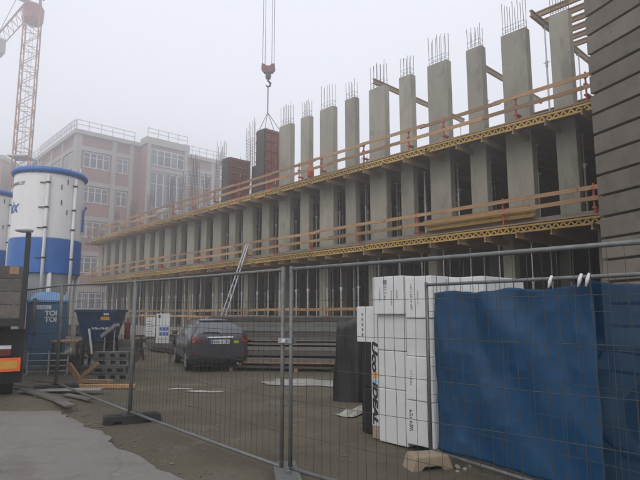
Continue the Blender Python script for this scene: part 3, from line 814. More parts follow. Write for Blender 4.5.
# ------------------------------------------------------------------ mortar silos
def silo(px, Y, label, bigtext, scale=1.0):
    c = at_Y(px, 300, Y); r = 1.06
    ang = math.atan2(-c.y, -c.x)                         # towards the pavement where the photographer stands
    t = thing('mortar_silo', label, 'silo', (c.x, c.y, 0), 0, 'mortar silos beside the site')
    z0, z1, z2 = 2.85, 3.97, 6.12
    b = MB().lathe([(r, z1), (r, z1 + 0.02), (r, z2 - 0.08), (r, z2 - 0.06), (r - 0.04, z2)], 64).build('drum', M['cream_paint'], t, smooth=False)
    for p in b.data.polygons: p.use_smooth = len(p.vertices) == 4
    b = MB().lathe([(r + 0.015, z0), (r + 0.02, z0 + 0.03), (r + 0.02, z0 + 0.05), (r + 0.02, z1 - 0.04), (r + 0.02, z1 - 0.02), (r + 0.005, z1 - 0.002)], 64).build('blue_skirt', M['silo_blue'], t)
    for p in b.data.polygons: p.use_smooth = len(p.vertices) == 4
    MB().lathe([(0.22, 1.1), (0.24, 1.3), (r - 0.1, z0 - 0.002)], 40).build('cone', M['white_paint'], t)
    MB().lathe([(0.17, 0.75), (0.17, 1.1)], 16).build('outlet', M['dark_steel'], t)
    # blue rim tube and shallow dome
    m = MB(); n = 48
    rim = [(math.cos(2*math.pi*k/n) * (r + 0.0), math.sin(2*math.pi*k/n) * (r + 0.0), z2 + 0.03) for k in range(n + 1)]
    m.tube(rim, 0.105, 12, False); m.build('rim', M['silo_blue'], t, smooth=True)
    MB().lathe([(r - 0.02, z2 + 0.0), (r * 0.8, z2 + 0.12), (r * 0.4, z2 + 0.24), (0.2, z2 + 0.28)], 32).build('dome', M['cream_paint'], t)
    for da in (-0.55, -0.35, 0.75, 0.95):
        a = ang + da; MB().tube([(math.cos(a)*r*1.01, math.sin(a)*r*1.01, z2 - 0.1), (math.cos(a)*r*1.03, math.sin(a)*r*1.03, z2 + 0.28)], 0.025, 6).build('bracket', M['white_paint'], t)
    # legs with cross braces
    legs = []
    for da in (0.15, 0.15 + math.pi/2, 0.15 + math.pi, 0.15 + 1.5*math.pi):
        a = ang + da; p = (math.cos(a) * (r - 0.05), math.sin(a) * (r - 0.05)); legs.append(p)
        MB().tube([(p[0], p[1], 0.03), (p[0], p[1], z0 + 0.02)], 0.075, 10).build('leg', M['white_paint'], t, smooth=True)
        MB().box(p[0]-0.18, p[0]+0.18, p[1]-0.18, p[1]+0.18, -0.03, 0.03).build('foot', M['dark_steel'], t)
    for i in range(4):
        p, q = legs[i], legs[(i + 1) % 4]
        MB().tube([(p[0], p[1], 0.35), (q[0], q[1], 0.35)], 0.035, 6).build('brace', M['white_paint'], t)
    # filling pipes with clamps
    for da in (-0.05, 0.72):
        a = ang + da; x, y = math.cos(a) * (r + 0.07), math.sin(a) * (r + 0.07)
        p = MB().tube([(x, y, 0.9), (x, y, z2 - 0.15)], 0.05, 10).build('pipe', M['white_paint'], t, smooth=True)
        for z in (3.3, 4.25, 4.9, 5.7):
            MB().tube([(x, y, z), (x, y, z + 0.05)], 0.064, 10).build('clamp', M['dark_steel'], p)
            if da < 0:
                MB().bar((math.cos(a - 0.22) * (r + 0.02), math.sin(a - 0.22) * (r + 0.02), z + 0.02), (x, y, z + 0.02), 0.02, 0.03).build('bracket', M['dark_steel'], p)
    for da, z in ((0.32, 5.55), (0.34, 5.05), (0.5, 5.75), (0.52, 4.75)):
        a = ang + da; MB().tube([(math.cos(a)*(r+0.012), math.sin(a)*(r+0.012), z), (math.cos(a)*(r+0.012), math.sin(a)*(r+0.012), z + 0.16)], 0.014, 5).build('lug', M['dark_steel'], t)
    # hose end at the right edge
    a = ang + 1.25; p = Vector((math.cos(a) * (r + 0.05), math.sin(a) * (r + 0.05), 0))
    tn = Vector((-math.sin(a), math.cos(a), 0))
    MB().tube([p + Vector((0,0,5.0)), p * 1.06 + tn * 0.02 + Vector((0,0,5.14)), p * 1.0 + tn * 0.2 + Vector((0,0,5.2))], 0.035, 8).tube([p + Vector((0,0,5.0)), p + Vector((0,0,4.3))], 0.035, 8).build('hose', M['silo_blue'], t)
    def wrap(txt, size, da, z, mt, name, shear=0.0, bold=0.0):
        me = text_mesh(txt, size, mt, 0.002, shear, bold)
        for v in me.vertices:
            aa = ang + da + v.co.x / r; rr = r + 0.006 + v.co.z
            v.co = Vector((math.cos(aa) * rr, math.sin(aa) * rr, z + v.co.y))
        link(name, me, t)
    wrap('cemix', 0.55, -1.58, 4.95, M['blue_ink'], 'lettering', 0.25, 0.012)
    wrap('www.cemix.cz', 0.2, -1.3, 5.72, M['grey_ink'], 'web_lettering', 0.2, 0.004)
    return t
silo(42, 17.4, 'white and blue mortar silo with lettering, the one nearer the toilet cabin', True)
silo(-20, 20.3, 'white and blue mortar silo half hidden behind its twin', True)

# ------------------------------------------------------------------ portable toilet
def toilet():
    p = at_z(44, 366); Y = 15.9; c = at_Y(45.5, 330, Y)
    ang = math.atan2(-c.y, -c.x) - R(90) + R(7)
    t = thing('portable_toilet', 'blue portable toilet cabin with pale domed roof and white lettering', 'toilet', (c.x, c.y, -0.01), ang)
    w, d, h = 0.49, 0.49, 1.98
    MB().box(-w, w, -d, d, 0.12, h).build('cabin', M['toilet_blue'], t, bevel=0.04, seg=2)
    MB().box(-w - 0.03, w + 0.03, -d - 0.03, d + 0.03, 0.02, 0.14).build('base', M['grey_plastic'], t, bevel=0.02)
    roof = MB(); n = 8; m2 = 8
    vs = []
    for j in range(m2 + 1):
        for i in range(n + 1):
            x, y = -1 + 2 * i / n, -1 + 2 * j / m2
            z = h + 0.02 + 0.26 * (1 - abs(x) ** 2.6) ** 0.6 * (1 - abs(y) ** 2.6) ** 0.6
            vs.append((x * (w + 0.05), y * (d + 0.05), z))
    fs = [(j*(n+1)+i, j*(n+1)+i+1, (j+1)*(n+1)+i+1, (j+1)*(n+1)+i) for j in range(m2) for i in range(n)]
    roof.add(vs, fs); roof.box(-w-0.05, w+0.05, -d-0.05, d+0.05, h - 0.03, h + 0.025)
    roof.build('roof', M['toilet_roof'], t, smooth=False)
    dr = MB().box(-w + 0.1, w - 0.1, d, d + 0.02, 0.2, h - 0.12).build('door', M['toilet_blue'], t, bevel=0.008)
    dr.location = (0, 0, 0)
    y = d + 0.02
    # panel ribs, handle, vents on the door
    for x in (-0.3, -0.1): MB().box(x, x + 0.05, y, y + 0.012, 0.35, h - 0.3).build('rib', M['toilet_blue'], dr)
    MB().box(0.30, 0.36, y, y + 0.03, 1.0, 1.14).build('handle', M['black_plastic'], dr)
    MB().box(-0.05, 0.42, y, y + 0.006, h - 0.24, h - 0.13).build('notice', M['white_paint'], dr)
    me = stroke_mesh(6, 0.08, M['blue_ink'], 3); me.transform(Matrix.Rotation(R(180), 4, 'Z') @ Matrix.Rotation(R(90), 4, 'X'))
    for v in me.vertices: v.co += Vector((0.18, y + 0.009, h - 0.185))
    link('notice_lettering', me, dr)
    for k, (tx, zz) in enumerate((('TOI', 1.62), ('TOI', 1.44))):
        me = text_mesh(tx, 0.19, M['white_paint'], 0.002, 0, 0.008); me.transform(Matrix.Rotation(R(180), 4, 'Z') @ Matrix.Rotation(R(90), 4, 'X'))
        for v in me.vertices: v.co += Vector((-0.05, y + 0.017, zz))
        link('lettering', me, dr)
    MB().tube([(w - 0.1, d + 0.05, 1.4), (w - 0.1, d + 0.05, 2.05)], 0.05, 10).build('vent_pipe', M['grey_plastic'], t)
    return t
tlt = toilet()
def rack():
    c = at_z(47, 374)
    t = thing('steel_barrier', 'low grey steel barrier standing in front of the toilet cabin', 'barrier', (c.x, c.y, gz(c.x, c.y)), R(12))
    for x in (-0.5, 0.02, 0.5): MB().tube([(x, 0, 0), (x, 0, 0.62)], 0.022, 8).build('upright', M['galv'], t)
    for z in (0.1, 0.24, 0.38, 0.56): MB().tube([(-0.5, 0, z), (0.5, 0, z)], 0.016, 8).build('rail', M['galv'], t)
    for x in (-0.5, 0.5): MB().bar((x, -0.25, 0.015), (x, 0.25, 0.015), 0.05, 0.03).build('foot', M['galv'], t)
    b = MB().tube([(0.53, -0.02, 0.5), (0.57, -0.05, 0.62), (0.55, -0.04, 0.7)], [0.05, 0.07, 0.04], 8).build('rag', M['plastic_sheet'], t, smooth=True)
rack()

# ------------------------------------------------------------------ lorry standing at the left edge
def lorry():
    cor = at_Y(26.5, 300, 9.8); hd = R(-31); fwd = Vector((math.sin(hd), math.cos(hd), 0)); rgt = Vector((math.cos(hd), -math.sin(hd), 0))
    org = cor - rgt * 1.2; org.z = 0.02
    rot = math.atan2(fwd.y, fwd.x)
    t = thing('lorry', 'dark flatbed lorry with grey wooden sides and orange reflector boards at its tail', 'lorry', org, rot)
    # local x forward, y left, tail at x = 0
    HW = 1.2
    MB().box(0.0, 6.0, -HW, HW, 1.36, 1.5).build('bed', M['dark_steel'], t, bevel=0.01)
    for sy in (-1, 1): MB().box(0.25, 8.0, sy * 0.42 - 0.05, sy * 0.42 + 0.05, 1.0, 1.36).build('chassis_beam', M['dark_steel'], t)
    for i in range(4):
        z = 1.515 + i * 0.235
        MB().box(-0.03, 0.012, -HW + 0.10, HW - 0.10, z, z + 0.228).build('plank', M['old_wood'], t, bevel=0.006)
        for sy in (-1, 1): MB().box(0.09, 5.95, sy * (HW - 0.03) - 0.015, sy * (HW - 0.03) + 0.015, z, z + 0.228).build('plank', M['old_wood'], t, bevel=0.006)
    for sy in (-1, 1):
        MB().box(-0.035, 0.08, sy * (HW - 0.045) - 0.045, sy * (HW - 0.045) + 0.045, 1.3, 3.08).build('corner_post', M['black_plastic'], t, bevel=0.01)
        MB().lathe([(0.05, 3.08), (0.15, 3.10), (0.16, 3.13), (0.10, 3.17), (0.02, 3.18)], 14, (0.0, sy * (HW - 0.12))).build('work_lamp', M['white_paint'], t, smooth=True)
        MB().box(-0.037, -0.0305, sy * (HW - 0.23) - 0.075, sy * (HW - 0.23) + 0.075, 2.30, 2.44).build('wooden_patch', M['timber'], t)
    # tail: bumper, lamps, reflector boards
    MB().box(0.12, 0.22, -1.12, 1.12, 0.58, 0.72).build('bumper', M['dark_steel'], t, bevel=0.01)
    for sy in (-1, 1):
        MB().box(0.06, 0.2, sy * 0.84 - 0.19, sy * 0.84 + 0.19, 0.83, 1.03).build('lamp_box', M['black_plastic'], t, bevel=0.01)
        MB().box(0.045, 0.06, sy * 0.84 - 0.18, sy * 0.84 + 0.18, 0.84, 0.95).build('tail_light', M['red_lens'], t, bevel=0.006)
        MB().box(0.045, 0.06, sy * 0.84 - 0.18, sy * 0.84 + 0.18, 0.953, 1.02).build('reversing_light', M['clear_lens'], t, bevel=0.006)
        p = MB().box(0.03, 0.05, sy * 0.80 - 0.38, sy * 0.80 + 0.38, 0.56, 0.80).build('reflector_board', M['orange_reflector'], t)
        MB().box(0.026, 0.0299, sy * 0.80 - 0.33, sy * 0.80 + 0.33, 0.61, 0.75).build('reflective_strip', M['yellow_reflector'], p)
        MB().box(0.35, 0.37, sy * 0.95 - 0.28, sy * 0.95 + 0.28, 0.32, 1.3).build('mud_flap', M['rubber'], t)
    for x in (1.2, 5.9):
        for sy in (-1, 1):
            m = MB().lathe([(0.30, -0.13), (0.47, -0.13), (0.49, -0.09), (0.49, 0.09), (0.47, 0.13), (0.30, 0.13)], 28)
            m.v = [(x + a, sy * 0.98 + c, 0.49 + b) for a, b, c in m.v]
            w = m.build('wheel', M['tyre'], t, smooth=False)
            m = MB().lathe([(0.05, -0.10), (0.29, -0.10), (0.30, 0.135), (0.24, 0.08), (0.08, 0.10)], 20)
            m.v = [(x + a, sy * (0.98 + c), 0.49 + b) for a, b, c in m.v]
            m.build('rim', M['galv'], w)
    cb = MB().prism([(6.1, 0.75), (7.9, 0.75), (8.0, 1.4), (7.75, 2.5), (7.4, 2.72), (6.1, 2.72)], -1.1, 1.1).build('cab', M['skip_blue'], t, bevel=0.06, seg=2)
    MB().prism([(7.97, 1.55), (7.78, 2.4), (7.80, 2.41), (7.995, 1.56)], -0.98, 0.98).build('windscreen', M['car_glass'], t)
    for sy in (-1, 1): MB().prism([(6.7, 1.6), (7.7, 1.6), (7.55, 2.3), (6.7, 2.3)], sy * 1.1, sy * 1.115).build('side_window', M['car_glass'], t)
lorry()

# ------------------------------------------------------------------ parked estate car
def car():
    rc = at_z(219, 371.5); hd = R(-21.5); f = Vector((math.sin(hd), math.cos(hd), 0))
    c = Vector((rc.x, rc.y, 0)) + f * 2.05
    t = thing('car', 'dark grey hatchback parked with its tail to the fence', 'car', (c.x, c.y, gz(c.x, c.y) - 0.005), math.atan2(f.y, f.x))
    st = [(-2.13, .72, .44, .92, .98, .66), (-2.09, .81, .30, .97, 1.08, .665), (-1.95, .838, .25, 1.0, 1.32, .645), (-1.79, .845, .23, .995, 1.435, .615), (-1.4, .85, .2, .98, 1.465, .605), (-.6, .85, .2, .96, 1.48, .60),
          (0, .85, .2, .95, 1.475, .595), (.4, .85, .2, .94, 1.42, .58), (.8, .85, .2, .93, 1.20, .61), (1.15, .85, .2, .92, .975, .67), (1.5, .83, .22, .87, .90, .6), (1.9, .79, .25, .78, .81, .55), (2.10, .68, .32, .66, .68, .45), (2.16, .52, .44, .58, .6, .3)]
    m = MB(); half = None
    for (x, w, zb, bt, rf, rw) in st:
        h = [(0, zb), (.72 * w, zb), (w - .035, zb + .05), (w, zb + .22), (w - .004, (zb + bt) / 2 + .08), (w - .012, bt - .06), (w - .05, bt), ((w - .05) * .55 + rw * .45, bt * .55 + rf * .45), (rw + .03, rf - .055), (rw - .09, rf), (0, rf + .015)]
        ring = h + [(-a, b) for a, b in reversed(h[1:-1])]
        half = len(ring)
        m.v += [(x, a, b) for a, b in ring]
    n = half
    for i in range(len(st) - 1):
        for k in range(n):
            j = (k + 1) % n; m.f.append((i*n+k, i*n+j, (i+1)*n+j, (i+1)*n+k))
    m.f.append(tuple(range(n))[::-1]); m.f.append(tuple((len(st)-1)*n + k for k in range(n)))
    me = m.mesh('body', M['car_paint'])
    o = bpy.data.objects.new('tmp', me); C.objects.link(o)
    s = o.modifiers.new('s', 'SUBSURF'); s.levels = 2; s.render_levels = 2
    cut = MB()
    for x in (-1.32, 1.30):
        for sy in (-1, 1):
            q = MB().lathe([(0.355, -0.14), (0.355, 0.25)], 28); cut.add([(x + a, sy * (0.78 + cc), 0.31 + b) for a, b, cc in q.v], q.f)
    co = bpy.data.objects.new('tmpc', cut.mesh('cut')); C.objects.link(co)
    b = o.modifiers.new('b', 'BOOLEAN'); b.object = co; b.operation = 'DIFFERENCE'
    dg = bpy.context.evaluated_depsgraph_get(); body = bpy.data.meshes.new_from_object(o.evaluated_get(dg))
    bpy.data.objects.remove(o); bpy.data.objects.remove(co)
    for p in body.polygons: p.use_smooth = True
    body.name = 'body'; body.materials.clear(); body.materials.append(M['car_paint'])
    bo = link('body', body, t)
    bo.modifiers.new('e', 'EDGE_SPLIT').split_angle = R(40)
    bm = bmesh.new(); bm.from_mesh(body); bv = BVHTree.FromBMesh(bm)
    def patch(name, mt, grid, direc, off, parent=t, th=0.006):
        """grid: rows of ray origins; cast along direc on to the body, lift by off"""
        rows = []
        for row in grid:
            rr = []
            for p in row:
                d = direc(p) if callable(direc) else Vector(direc)
                hit, nn, _, _ = bv.ray_cast(Vector(p), d.normalized(), 6)
                if hit is None: hit = Vector(p) + d.normalized() * 1.0; nn = -d.normalized()
                rr.append((hit, nn))
            rows.append(rr)
        mm = MB(); A, B = len(rows), len(rows[0])
        mm.v = [tuple(h + nn * off) for r_ in rows for h, nn in r_] + [tuple(h - nn * th) for r_ in rows for h, nn in r_]
        for i in range(A - 1):
            for j in range(B - 1):
                a = i * B + j; mm.f.append((a, a + 1, a + B + 1, a + B))
        K = A * B
        edge = [j for j in range(B)] + [i * B + B - 1 for i in range(1, A)] + [(A-1) * B + j for j in range(B - 2, -1, -1)] + [i * B for i in range(A - 2, 0, -1)]
        for a, b2 in zip(edge, edge[1:] + edge[:1]): mm.f.append((a, b2, b2 + K, a + K))
        return mm.build(name, mt, parent, smooth=False)
    def quadgrid(c00, c10, c11, c01, A=6, B=8):      # bilinear grid of ray origins
        c00, c10, c11, c01 = map(Vector, (c00, c10, c11, c01))
        return [[(c00.lerp(c10, j / B)).lerp(c01.lerp(c11, j / B), i / A) for j in range(B + 1)] for i in range(A + 1)]
    fx = Vector((1, 0, 0))
    X = -4
    patch('window_seal', M['black_plastic'], quadgrid((X, .70, 1.055), (X, -.70, 1.055), (X, -.575, 1.40), (X, .575, 1.40), 6, 10), fx, 0.002)
    patch('rear_window', M['car_glass'], quadgrid((X, .66, 1.08), (X, -.66, 1.08), (X, -.55, 1.385), (X, .55, 1.385), 6, 10), fx, 0.005)
    for sy in (-1, 1):
        patch('tail_light', M['red_lens'], quadgrid((X, sy * .785, .80), (X, sy * .55, .80), (X, sy * .60, 1.0), (X, sy * .775, 1.0), 5, 8), fx, 0.012)
        patch('indicator', M['amber_lens'], quadgrid((X, sy * .78, .835), (X, sy * .68, .835), (X, sy * .69, .885), (X, sy * .78, .885), 2, 4), fx, 0.016)
        patch('bumper_reflector', M['red_lens'], quadgrid((X, sy * .76, .50), (X, sy * .58, .50), (X, sy * .58, .54), (X, sy * .76, .54), 1, 4), fx, 0.045)
        # side windows
        Y = sy * 3
        for pts in (((-1.55, 1.045), (-1.05, 1.03), (-1.05, 1.36), (-1.42, 1.35)), ((-1.0, 1.03), (-.12, 1.015), (-.12, 1.385), (-1.0, 1.365)), ((-.06, 1.015), (.78, .995), (.30, 1.36), (-.06, 1.385))):
            g = [(x, Y, z) for x, z in pts]
            patch('side_window', M['car_glass'], quadgrid(g[0], g[1], g[2], g[3], 5, 6), Vector((0, -sy, 0)), 0.005)
        patch('side_strip', M['black_plastic'], quadgrid((-.9, Y, .56), (.85, Y, .56), (.85, Y, .61), (-.9, Y, .61), 1, 8), Vector((0, -sy, 0)), 0.014)
        for x in (-.55, .35):
            patch('door_handle', M['car_paint'], quadgrid((x, Y, .83), (x + .16, Y, .83), (x + .16, Y, .86), (x, Y, .86), 1, 3), Vector((0, -sy, 0)), 0.03)
        for x in (-1.02, -.09, .82):
            patch('door_gap', M['black_plastic'], quadgrid((x, Y, .34), (x + .008, Y, .34), (x + .008, Y, .97), (x, Y, .97), 8, 1), Vector((0, -sy, 0)), 0.002)
        mr = MB().box(.52, .70, sy * .86 - .0, sy * 1.03, .98, 1.11); mr.build('mirror', M['car_paint'], t, bevel=0.03, seg=2)
        patch('headlight', M['clear_lens'], quadgrid((4, sy * .74, .62), (4, sy * .40, .60), (4, sy * .40, .70), (4, sy * .72, .76), 4, 5), Vector((-1, 0, 0)), 0.006)
    patch('windscreen', M['car_glass'], quadgrid((4, .70, 1.0), (4, -.70, 1.0), (4, -.54, 1.40), (4, .54, 1.40), 6, 10), Vector((-1, 0, 0)), 0.005)
    bp = patch('rear_bumper', M['car_paint'], quadgrid((X, .80, .36), (X, -.80, .36), (X, -.80, .66), (X, .80, .66), 6, 14), fx, 0.04, th=0.0)
    patch('bumper_lower', M['black_plastic'], quadgrid((X, .76, .27), (X, -.76, .27), (X, -.76, .42), (X, .76, .42), 4, 14), fx, 0.05, th=0.0)
    patch('chrome_strip', M['chrome'], quadgrid((X, .36, .955), (X, -.36, .955), (X, -.36, .985), (X, .36, .985), 1, 6), fx, 0.02)
    patch('spoiler', M['car_paint'], quadgrid((X, .54, 1.39), (X, -.54, 1.39), (X, -.52, 1.435), (X, .52, 1.435), 2, 8), fx, 0.05, th=0.0)
    patch('brake_light', M['red_lens'], quadgrid((X, .12, 1.40), (X, -.12, 1.40), (X, -.12, 1.42), (X, .12, 1.42), 1, 3), fx, 0.056)
    for y0, y1, z0, z1 in ((-.82, .82, .655, .665), (.53, .545, .66, 1.0), (-.545, -.53, .66, 1.0)):
        patch('panel_gap', M['black_plastic'], quadgrid((X, y1, z0), (X, y0, z0), (X, y0, z1), (X, y1, z1), 4, 8), fx, 0.003)
    hit = bv.ray_cast(Vector((X, 0, .86)), fx)[0]; xp = hit.x - 0.012
    pl = MB().box(xp - 0.012, xp, -.26, .26, .79, .90).build('number_plate', M['plate_white'], t, bevel=0.004)
    tm = text_mesh('8A6 6133', 0.105, M['black_ink'], 0.001, 0, 0.002, 1.05); tm.transform(Matrix.Rotation(R(-90), 4, 'Z') @ Matrix.Rotation(R(90), 4, 'X'))
    for v in tm.vertices: v.co += Vector((xp - 0.0145, -0.02, .845))
    link('lettering', tm, pl)
    MB().box(xp - 0.0135, xp - 0.0122, .215, .255, .795, .895).build('country_strip', M['blue_ink'], pl)
    patch('sticker', M['lime'], quadgrid((X, -.40, .80), (X, -.53, .80), (X, -.52, .875), (X, -.39, .875), 2, 3), fx, 0.006)
    # badge, wiper, exhaust
    hb = bv.ray_cast(Vector((X, 0, 1.022)), fx)[0].x
    bd = MB().box(hb - .018, hb - .004, -.045, -.025, .995, 1.05).box(hb - .018, hb - .004, .025, .045, .995, 1.05).box(hb - .017, hb - .005, -.03, .03, 1.012, 1.028); bd.build('badge', M['chrome'], t)
    wp = []
    for y, z in ((.03, 1.075), (.1, 1.10), (.36, 1.115)):
        wp.append(Vector((bv.ray_cast(Vector((X, y, z)), fx)[0].x - 0.03, y, z)))
    MB().tube(wp, 0.012, 6).tube([wp[2] + Vector((-.005, .12, 0)), wp[2] + Vector((-.005, -.32, -.01))], 0.009, 5).build('wiper', M['black_plastic'], t)
    MB().tube([(-2.2, -.5, .24), (-1.8, -.5, .25)], 0.03, 10).build('exhaust', M['galv'], t)
    MB().box(-1.9, 1.9, -.66, .66, .16, .26).build('underbody', M['black_plastic'], t)
    MB().tube([(-.9, .30, 1.49), (-1.05, .30, 1.66)], 0.006, 5).build('aerial', M['black_plastic'], t)
    for x in (-1.32, 1.30):
        for sy in (-1, 1):
            m = MB().lathe([(0.20, -0.095), (0.295, -0.095), (0.312, -0.07), (0.312, 0.07), (0.295, 0.095), (0.20, 0.09)], 32)
            m.v = [(x + a, sy * (0.745 + cc), 0.31 + b) for a, b, cc in m.v]; w = m.build('wheel', M['tyre'], t)
            m = MB().lathe([(0.205, 0.05), (0.205, 0.096), (0.185, 0.098), (0.18, 0.06), (0.05, 0.06)], 32)
            for k in range(7):
                a = 2 * math.pi * k / 7
                m.bar((0.03 * math.cos(a), 0.03 * math.sin(a), 0.085), (0.19 * math.cos(a), 0.19 * math.sin(a), 0.092), 0.045, 0.02, (0, 0, 1))
            m.v = [(x + a, sy * (0.745 + cc), 0.31 + b) for a, b, cc in m.v]; m.build('rim', M['alloy'], w)
    bm.free()
car()

# ------------------------------------------------------------------ fence panels
def fence_panel(a, b, za, zb, H, label, group, clamp=False):
    a, b = Vector((a[0], a[1], za)), Vector((b[0], b[1], zb))
    t = thing('wire_fence', label, 'fence', a, 0, group)
    d = b - a; up = Vector((0, 0, 1)); r = 0.021
    MB().tube([(0, 0, 0.0), (0, 0, H)], r, 12).build('post', M['fence_tube'], t, smooth=True)
    MB().tube([d, d + up * H], r, 12).build('post', M['fence_tube'], t, smooth=True)
    e = d.normalized() * 0.02
    for z, nm in ((0.10, 'bottom_rail'), (H - 0.03, 'top_rail')):
        MB().tube([e + up * z, d * 0.33 + up * (z - 0.004), d * 0.66 + up * (z - 0.005), d - e + up * z], 0.0185, 10).build(nm, M['fence_tube'], t, smooth=True)
    m = MB(); n = int(d.length / 0.105); nrm = Vector((-d.y, d.x, 0)).normalized()
    rnd = random.Random(int(abs(a.x) * 100) + 1)
    for i in range(1, n):
        f = i / n; sag = rnd.gauss(0, 0.006); s2 = rnd.gauss(0, 0.006)
        m.tube([d * f + up * 0.1, d * f + up * (H * 0.4) + nrm * sag + d.normalized() * s2, d * f + up * (H * 0.7) - nrm * sag + d.normalized() * s2 * 0.5, d * f + up * (H - 0.03)], 0.0021, 4)
    k = 6
    for i in range(1, k):
        z = 0.1 + (H - 0.13) * i / k
        m.tube([e + up * z, d * 0.3 + up * (z + rnd.gauss(0, 0.008)), d * 0.7 + up * (z + rnd.gauss(0, 0.008)), d - e + up * z], 0.0023, 4)
    o = m.build('wire_mesh', M['wire'], t); o['kind'] = 'stuff'
    return t
P0, P1, P2, P3, P4 = (-8.1, 13.3), (-5.32, 11.0), (-2.87, 8.3), (-0.385, 5.55), (2.28, 3.12)
GRP = 'temporary wire fence panels'
fence_panel(P0, (P1[0] - 0.05, P1[1] + 0.05), 0.02, 0.12, 2.1, 'wire fence panel ending behind the lorry', GRP)
fence_panel(P1, (P2[0] - 0.03, P2[1] + 0.03), 0.12, 0.04, 2.1, 'wire fence panel in front of the blue skip and fence blocks', GRP)
A2 = fence_panel(P2, P3, 0.04, 0.0, 2.1, 'wire fence panel in front of the parked car', GRP)
A3 = fence_panel((P3[0] + 0.09, P3[1] - 0.06), P4, 0.0, 0.0, 2.1, 'wire fence panel in front of the white foam packs', GRP)
fence_panel((P4[0] + 0.05, P4[1] - 0.05), (P4[0] + 2.62, P4[1] - 2.4), 0.0, 0.0, 2.1, 'wire fence panel beyond the tarpaulin on the pavement side', GRP)
# clamp tying the two posts together
q = Vector((P3[0], P3[1], 1.34))
t = thing('steel_clamp', 'pale metal clamp tying two fence posts together', 'clamp', q, math.atan2(-0.06, 0.09))
MB().bar((-0.03, -0.03, 0), (0.14, -0.03, 0), 0.012, 0.05).build('jaw', M['galv'], t); MB().bar((-0.03, 0.03, 0), (0.14, 0.03, 0), 0.012, 0.05).build('jaw', M['galv'], t)
MB().tube([(0.055, -0.06, 0), (0.055, 0.05, 0)], 0.013, 8).build('bolt', M['white_paint'], t)
MB().lathe([(0.02, -0.018), (0.024, 0), (0.02, 0.018)], 6).build('nut', M['white_paint'], t, loc=(0.055, -0.055, 0))
# feet
def foot(c, rz, z, label, L=0.84, w=0.24, h=0.13, mt='rubber', grp=None):
    t = thing('rubber_block', label, 'fence block', (c[0], c[1], z), rz, grp)
    prof = [(-L/2, 0), (-L/2 + 0.02, h), (L/2 - 0.02, h), (L/2, 0), (L/2 - 0.13, 0), (L/2 - 0.17, 0.05), (0.17, 0.05), (0.13, 0), (-0.13, 0), (-0.17, 0.05), (-L/2 + 0.17, 0.05), (-L/2 + 0.13, 0)]
    MB().prism(prof, -w/2, w/2).build('block', M[mt], t, bevel=0.008)
    for x in (-L*0.3, L*0.3): MB().box(x - 0.1, x + 0.1, -w*0.28, w*0.28, h - 0.0, h + 0.012).build('top_pad', M[mt], t, bevel=0.004)
    for x in (-0.05, 0.05): MB().tube([(x, 0, h - 0.01), (x, 0, h + 0.03)], 0.03, 10).build('socket', M[mt], t)
foot((P2[0] + 0.02, P2[1] + 0.03), R(24), gz(*P2) - 0.005, 'black rubber fence foot lying beside the concrete pavement edge')
foot((P3[0] + 0.07, P3[1] - 0.16), R(98), gz(*P3) - 0.01, 'grey fence foot below the two clamped posts', mt='grey_plastic')
foot((P1[0], P1[1]), R(30), gz(*P1) - 0.01, 'black fence foot on the mud heap near the loose boards')
B0 = Vector((1.225, 6.12, 0)); BD = Vector((0.545, -0.838, 0)).normalized(); B1 = B0 + BD * 3.45
PB = fence_panel((B0.x, B0.y), (B1.x, B1.y), 0.02, 0.0, 1.95, 'wire fence panel hung with blue tarpaulin', GRP)
m = MB().prism([(-0.24, 0), (-0.19, 0.15), (0.19, 0.15), (0.24, 0), (0.13, 0), (0.09, 0.045), (-0.09, 0.045), (-0.13, 0)], -0.13, 0.13)
o = m.build('concrete_block', M['tan_concrete'], None, loc=(B0.x - 0.07, B0.y - 0.16, gz(B0.x, B0.y) - 0.005), rotz=R(14), bevel=0.012, seg=2)
tag(o, 'tan concrete fence foot in front of the white foam packs', 'fence block')

for i, (dx, dy, r_) in enumerate(((0.26, 0.02, 0.035), (0.33, -0.05, 0.028), (0.40, 0.05, 0.022), (0.22, -0.14, 0.02))):
    bm_ = bmesh.new(); bmesh.ops.create_icosphere(bm_, subdivisions=2, radius=r_)
    for v in bm_.verts: v.co *= 1 + 0.5 * noise.noise(v.co * 30 + Vector((i, 0, 0))); v.co.z *= 0.7
    me = bpy.data.meshes.new('rubble'); bm_.to_mesh(me); bm_.free(); me.materials.append(M['concrete'])
    X, Y = B0.x - 0.02 + dx, B0.y - 0.2 + dy
    o = link('rubble', me, None, (X, Y, gz(X, Y) + r_ * 0.4)); tag(o, 'small grey lump of rubble beside the tan concrete fence block', 'rubble', 'rubble by the fence block')
